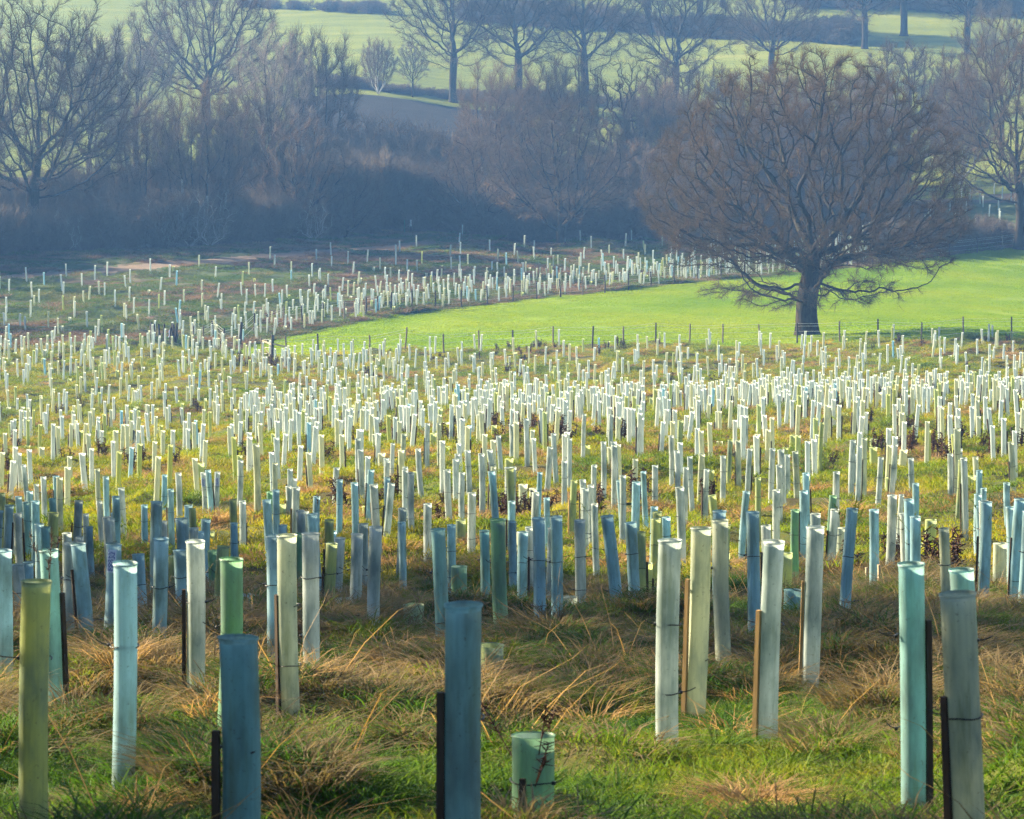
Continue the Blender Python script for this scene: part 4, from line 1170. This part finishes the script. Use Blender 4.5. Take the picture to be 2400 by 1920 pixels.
def lean_z(s): return Euler((s['ly'], s['lx'], 0))
for k, s in enumerate(solo):
    w = s['wide']
    nm = 'shrub_guard' if w else 'tree_shelter'
    root = empty(nm, (s['X'], s['Y'], float(ground(s['X'], s['Y'])) - .03), (0, 0, 0))
    word = TUBE_WORD[s['c']]
    kind = 'short wide guard' if w else 'tall shelter tube'
    ln = ' leaning right' if s['lx'] > .045 else ' leaning left' if s['lx'] < -.045 else ''
    o_ = ORD[min(s['col'], 24)]
    pos = 'leftmost' if s['col'] == 0 else o_ + ' from left'
    rowname = ('nearest row' if s['row'] == 0 else ORD[s['row']] + ' nearest row')
    root['label'] = SPECIAL.get((round(s['px'] + 0) and next(((r[0], r[1]) for r in H if r[2] == s['px'] and r[3] == s['py']), None)), f'{word} {kind}{ln}, {pos} in the {rowname}')
    root['category'] = 'shrub guard' if w else 'tree shelter'
    root['group'] = 'short wide shrub guards in the meadow' if w else 'tall plastic tree shelters planted over the meadow'
    v = int(rng.integers(0, 4))
    ms = sleeve(s['c'], w, v)
    sl = link('sleeve', ms[0], root)
    link('rim', ms[1], sl)
    sl.scale = (1, 1, s['h'] / (.5 if w else 1.2))
    if not w:
        wk = float(rng.normal(1, .07)) if s['Y'] > 26 else 1.05
        sl.scale = (wk, wk, sl.scale[2])
    sl.rotation_mode = 'ZYX'
    sl.rotation_euler = (s['ly'], s['lx'], float(rng.uniform(0, 6.28)))
    R = .094 if w else .062
    if s['st'] != 'n':
        ang = {'l': math.radians(195), 'r': math.radians(-15), 'b': math.radians(rng.uniform(60, 120)), 'f': math.radians(245)}[s['st']]
        f = 1 if s['fresh'] else 0
        ww = .032 if s['Y'] < 30 or s['h'] > 1.1 and rng.random() < .3 else .025
        st = link('stake', STK[(f, ww)], root)
        st.location = ((R + .018) * math.cos(ang), (R + .018) * math.sin(ang), 0)
        hh = s['h'] * (.62 if w else float(rng.uniform(.66, .80)))
        st.scale = (1, 1, hh)
        st.rotation_mode = 'ZYX'
        st.rotation_euler = (s['ly'] * .7, s['lx'] * .85, float(rng.uniform(0, 1.5)))
        for tz in ((.9,) if w else (.92, .45) if rng.random() < .4 else (.9,)):
            ti = link('tie', (TIE_W if w else TIES)[int(rng.integers(0, 2 if w else 4))], root)
            z = hh * tz
            ti.location = (math.tan(s['lx']) * z, -math.tan(s['ly']) * z, z)
            ti.rotation_mode = 'ZYX'
            ti.rotation_euler = (s['ly'], s['lx'], float(rng.normal(0, .35)) + (math.pi if rng.random() < .25 else 0))
            if s['Y'] > 110: break

# saplings showing above some rims
def sprig(seed, mat, h=.16, n=40):
    r = np.random.default_rng(seed); s = Soup()
    for k in range(5):
        d = unit(np.array([[r.normal(0, .45), r.normal(0, .45), 1]])); L_ = h * r.uniform(.6, 1.1)
        a = np.array([[0, 0, -.25]]); b = a + d * (L_ + .25)
        v, q = frusta(a, b, np.array([.003]), np.array([.0018]), d, d, 3); s.add(v, q)
        t = r.uniform(.62, 1, (n // 2, 1)); c = a + (b - a) * t
        od = unit(d + r.normal(0, .8, (n // 2, 3))); e = c + od * r.uniform(.02, .05, (n // 2, 1))
        v, q = frusta(c, e, np.full(n // 2, .0035), np.full(n // 2, .001), od, od, 3); s.add(v, q)
    return s.mesh('sapling', [mat])
SPR = [sprig(1, M_GRASS), sprig(2, M_WEED, .2), sprig(3, M_GRASS, .12)]
for (xb, yb), kind, what in (((1977, 1502), 0, 'green sapling sprig poking out of the dark blue leaning shelter'), ((2300, 1447), 0, 'dark sapling sprig above the blue shelter near the right edge'),
                             ((743, 1282), 1, 'dark dead sapling twig above a pale blue shelter left of centre'), ((1399, 1363), 2, 'green sapling tip above a white shelter near centre'),
                             ((2144, 1432), 2, 'small green sprig on the blue shelter behind the bottom right teal one'), ((132, 1659), 1, 'dark dry twig sticking out of the teal shelter near the left edge'),
                             ((1247, 1950), 1, 'dry dead stems spilling from the short guard at the bottom edge'), ((1151, 1617), 2, 'grass tuft growing out of the yellow guard behind the widest teal shelter')):
    s = min(solo, key=lambda q: abs(q['px'] - xb) + abs(q['py'] - yb))
    z = float(ground(s['X'], s['Y'])) + s['h'] - .05
    o = link('sapling', SPR[kind], label=what, category='sapling')
    o.location = (s['X'] + math.tan(s['lx']) * s['h'], s['Y'], z)
    if s['wide']: o.scale = (1.6, 1.6, 1.0)

# printed labels on sleeves (illegible blue print)
for xb, yb, zf in ((255, 1546, .86), (508, 1208, .80), (442, 1130, .8)):
    s = min(solo, key=lambda q: abs(q['px'] - xb) + abs(q['py'] - yb))
    root = next(o for o in bpy.data.objects if o.type == 'EMPTY' and o.get('category') == 'tree shelter' and abs(o.location.x - s['X']) < 1e-4 and abs(o.location.y - s['Y']) < 1e-4)
    so = Soup()
    th = np.radians(np.linspace(-128, -62, 9)); Rr = .0715
    for k in range(8):
        p0, p1 = np.array([math.cos(th[k]), math.sin(th[k])]) * Rr, np.array([math.cos(th[k + 1]), math.sin(th[k + 1])]) * Rr
        v = np.array([(*p0, -.1), (*p1, -.1), (*p1, .1), (*p0, .1)]); so.add(v, np.array([[0, 1, 2, 3]]), 0)
    rr = np.random.default_rng(int(xb))
    for k in range(1, 7):
        z = -.085
        while z < .08:
            dz = rr.uniform(.008, .03)
            a0, a1 = th[k], th[k] + .09
            p0, p1 = np.array([math.cos(a0), math.sin(a0)]) * (Rr + .0015), np.array([math.cos(a1), math.sin(a1)]) * (Rr + .0015)
            v = np.array([(*p0, z), (*p1, z), (*p1, z + dz), (*p0, z + dz)]); so.add(v, np.array([[0, 1, 2, 3]]), 1)
            z += dz + rr.uniform(.006, .018)
    pl = link('printed_label', so.mesh('printed_label', [M_PRINT, M_INK], False), root, label='blue printed label near the rim')
    z = s['h'] * zf
    pl.location = (math.tan(s['lx']) * z, -math.tan(s['ly']) * z, z)
    pl.rotation_euler = (s['ly'], s['lx'], 0)

# the rest of the shelters, too many to keep apart: one mass each side of the fences
def shelter_mass(name, rows, label):
    so = Soup(); r = np.random.default_rng(3)
    keys = list(TUBE)
    n = 10
    for s in rows:
        R = (.100 if s['wide'] else .066) * r.normal(1, .06)
        ax = np.array([math.tan(s['lx']), -math.tan(s['ly']), 1.0])
        b = np.array([s['X'], s['Y'], s['gz'] - .05])
        th = np.arange(n) * 2 * math.pi / n + r.random()
        circ = np.stack([np.cos(th), np.sin(th), np.zeros(n)], 1)
        h = s['h']
        V = np.concatenate([b + circ * R, b + ax * (h * .97) + circ * R, b + ax * h + circ * R * 1.10])
        k = np.arange(n); k2 = (k + 1) % n
        Q = np.concatenate([np.stack([k, k2, n + k2, n + k], 1), np.stack([n + k, n + k2, 2 * n + k2, 2 * n + k], 1)])
        so.add(V, Q, keys.index(s['c']))
        if s['st'] in 'lr' and s['Y'] < 210:
            sg = -1 if s['st'] == 'l' else 1
            v, q = bar(b + (sg * (R + .02), 0, 0), b + (sg * (R + .02), 0, 0) + ax * h * .72, .03, .03); so.add(v, q, len(keys))
    link(name, so.mesh(name, [TUBE_FAR[k] for k in keys] + [M_STAKE]), kind='stuff', label=label, category='tree shelters')
gz = ground(np.array([s['X'] for s in mass]), np.array([s['Y'] for s in mass]))
for s, z in zip(mass, gz): s['gz'] = float(z)
zm = zone(np.array([s['X'] for s in mass]), np.array([s['Y'] for s in mass]))
shelter_mass('slope_shelter_mass', [s for s, z in zip(mass, zm) if z == 0], 'crowded white shelters covering the sunlit slope before the fence')
shelter_mass('valley_shelter_mass', [s for s, z in zip(mass, zm) if z != 0], 'tiny distant shelters dotted over the valley floor beyond the far fence')

# two bare short stakes
for px, y0, y1, lab in ((2032, 1317, 1382, 'shorter thin pale bare stake left of its twin in the shaded grass'), (2061, 1321, 1404, 'thin pale bare stake standing right of its shorter twin')):
    X, Y = hit(px, y1); h = (y1 - y0) * Y / F
    so = Soup(); v, q = box(0, 0, h / 2 - .05, .03, .03, h + .1); so.add(v, q)
    o = link('bare_stake', so.mesh('bare_stake', [M_RAIL], False), label=lab, category='stake'); o.location = (X, Y, float(ground(X, Y)))
    o.rotation_euler = (0, -.03, .4)

# ------------------------------------------------------------------ fences
def post_mesh(name, h, r, mat, seed, n=8):
    rr = np.random.default_rng(seed); so = Soup()
    lv = np.array([-.25, 0, h * .4, h * .75, h - .02, h])
    rad = np.array([1.05, 1.03, 1.0, .98, .97, .85]) * r
    c = np.stack([rr.normal(0, .006, 6), rr.normal(0, .006, 6), lv], 1); d = np.tile([[0, 0, 1.0]], (6, 1))
    v, q = frusta(c[:-1], c[1:], rad[:-1], rad[1:], d[:-1], d[1:], n); so.add(v, q)
    v2, q2 = frusta(c[-1:], c[-1:] + (0, 0, .004), rad[-1:], np.array([.001]), d[:1], d[:1], n); so.add(v2, q2)
    return so.mesh(name, [mat])
POSTS = [post_mesh('post', 1.25, .055, M_POST, k) for k in range(3)] + [post_mesh('post', 1.25, .06, M_POST_DARK, 5 + k) for k in range(2)]
STRAIN = post_mesh('post', 1.4, .10, M_POST_DARK, 20)

def fence(label, pts, heavy=(), dark=.4, hs=1.0, wires=(.35, .7, 1.0, 1.15), seed=4, ytop=None):
    r = np.random.default_rng(seed)
    P = []
    for px, py in pts:
        X, Y = hit(px, py); P.append((X, Y, float(ground(X, Y))))
    P = np.array(P); c = P[0]
    root = empty('wire_fence', c, label=label, category='fence', group='post and wire fences round the pasture')
    for k, p in enumerate(P):
        hv = k in heavy
        o = link('post', STRAIN if hv else POSTS[(3 + int(r.integers(0, 2))) if r.random() < dark else int(r.integers(0, 3))], root)
        o.location = p - c
        o.rotation_euler = (r.normal(0, .03), r.normal(0, .035), r.uniform(0, 6))
        o.scale = (1, 1, hs * r.uniform(.92, 1.08))
    for wz in wires:
        so = Soup()
        A, B = P[:-1] - c, P[1:] - c
        m = (A + B) / 2; m[:, 2] -= .015
        A = A + (0, 0, wz * hs); B = B + (0, 0, wz * hs); m = m + (0, 0, wz * hs)
        R = np.full(len(A), .008)
        for a_, b_ in ((A, m), (m, B)):
            d = unit(b_ - a_); v, q = frusta(a_, b_, R, R, d, d, 4); so.add(v, q)
        link('wire', so.mesh('wire', [M_WIRE]), root)
    return P, c, root
P, c, root = fence('post and wire fence along the near side of the green pasture below the lone oak',
      [(615, 836), (638, 838), (672, 838), (745, 836), (866, 834), (950, 832), (1040, 829), (1123, 826), (1201, 823), (1296, 820), (1388, 817), (1461, 815), (1537, 813), (1616, 811), (1694, 809), (1779, 807), (1868, 805), (1968, 803), (2058, 801), (2159, 799), (2258, 797), (2370, 794), (2480, 791)],
      heavy=(1,), hs=1.15)
# bracing rails of the corner
so = Soup()
A, B, D = P[0] - c, P[1] - c, P[2] - c
v, q = bar(A + (0, -.05, 1.25), B + (0, -.05, 1.0), .05, .10); so.add(v, q)
v, q = bar(B + (0, -.06, 1.05), D + (0, -.06, .82), .05, .10); so.add(v, q)
v, q = bar(A + (0, -.04, 1.0), B + (0, -.04, .1), .03, .04); so.add(v, q)
link('brace_rail', so.mesh('brace_rail', [M_RAIL], False), root)
fence('post and wire fence climbing along the far side of the pasture to the right',
      [(452, 812), (476, 806), (501, 796), (527, 814), (562, 812), (595, 780), (628, 777), (665, 769), (708, 762), (757, 756), (806, 751), (857, 745), (886, 740), (916, 735), (965, 731), (1020, 726), (1081, 721), (1142, 714), (1202, 706), (1258, 702), (1314, 697), (1366, 692), (1418, 687), (1473, 680), (1526, 674), (1580, 667), (1635, 661), (1690, 656), (1745, 651), (1800, 645), (1862, 639), (1924, 632), (1985, 626), (2045, 619), (2105, 613), (2165, 606), (2225, 599), (2290, 592), (2350, 585), (2420, 578)],
      heavy=(4,), dark=.8, hs=1.12, seed=9)
# posts left standing in a heap at the fence corner
pr = np.random.default_rng(31)
X, Y = hit(385, 806)
root = empty('post_stack', (X, Y, float(ground(X, Y))), label='cluster of dark old posts dumped beside the fence corner on the left', category='post pile')
for k in range(13):
    o = link('post', POSTS[3 + k % 2], root)
    o.location = (pr.uniform(-1.0, 1.0), pr.uniform(-.6, .6), -.05)
    o.rotation_euler = (pr.normal(0, .12), pr.normal(0, .12), pr.uniform(0, 6)); o.scale = (1, 1, pr.uniform(.7, 1.05))
X, Y = hit(405, 800)
so = Soup()
uu, vv = np.meshgrid(np.linspace(0, 2 * math.pi, 13)[:-1], np.linspace(0, 1, 6))
rr_ = (.32 + .09 * np.sin(3 * uu + 4 * vv)) * np.sqrt(1 - vv ** 2 * .97)
V = np.stack([rr_ * np.cos(uu), rr_ * np.sin(uu) * .7, vv * .75 + .05 * np.sin(2 * uu)], -1).reshape(-1, 3)
k = np.arange(12); k2 = (k + 1) % 12
Q = np.concatenate([np.stack([j * 12 + k, j * 12 + k2, (j + 1) * 12 + k2, (j + 1) * 12 + k], 1) for j in range(5)])
so.add(V, Q)
o = link('sack', so.mesh('sack', [M_BLUE]), label='crumpled dark blue sack among the old posts', category='sack'); o.location = (X, Y, float(ground(X, Y)) - .03)

# waymarkers by the path
for px, py, h, mat, cap, lab, nm in ((963, 549, 1.25, M_POST_DARK, M_WHITE, 'slim dark marker post with a white top at the wood edge', 'marker_post'), (948, 551, 1.4, M_GREENPAINT, None, 'slim green post left of the white topped marker', 'footpath_post')):
    X, Y = hit(px, py)
    root = empty(nm, (X, Y, float(ground(X, Y))), label=lab, category='post')
    link('shaft', post_mesh('shaft', h, .06, mat, 44), root)
    if cap:
        so = Soup(); v, q = frusta(np.array([[0, 0, h * .55]]), np.array([[0, 0, h + .03]]), np.array([.085]), np.array([.085]), np.array([[0, 0, 1.]]), np.array([[0, 0, 1.]]), 8); so.add(v, q)
        v, q = frusta(np.array([[0, 0, h + .03]]), np.array([[0, 0, h + .04]]), np.array([.085]), np.array([.002]), np.array([[0, 0, 1.]]), np.array([[0, 0, 1.]]), 8); so.add(v, q)
        link('white_band', so.mesh('white_band', [cap]), root)

# ------------------------------------------------------------------ air
zl = min(float(land(np.linspace(-60, 60, 60), np.full(60, y)).min()) for y in np.linspace(10, 1200, 60))
m, nt, _, lk, out = new_mat('haze_air')
pv = nt.nodes.new('ShaderNodeVolumePrincipled')
pv.inputs['Color'].default_value = (.20, .46, 1.0, 1)
pv.inputs['Density'].default_value = .0003
pv.inputs['Anisotropy'].default_value = 0.3
lk.new(pv.outputs[0], out.inputs['Volume'])
lo, hi = zl - 3.5, 9.0
v, q = box(0, 600, (lo + hi) / 2, 1180, 1320, hi - lo)
me = mk_mesh('haze', v, q, None, [m], smooth=False)
link('haze', me, kind='stuff', label='pale blue morning haze filling the valley air', category='haze')
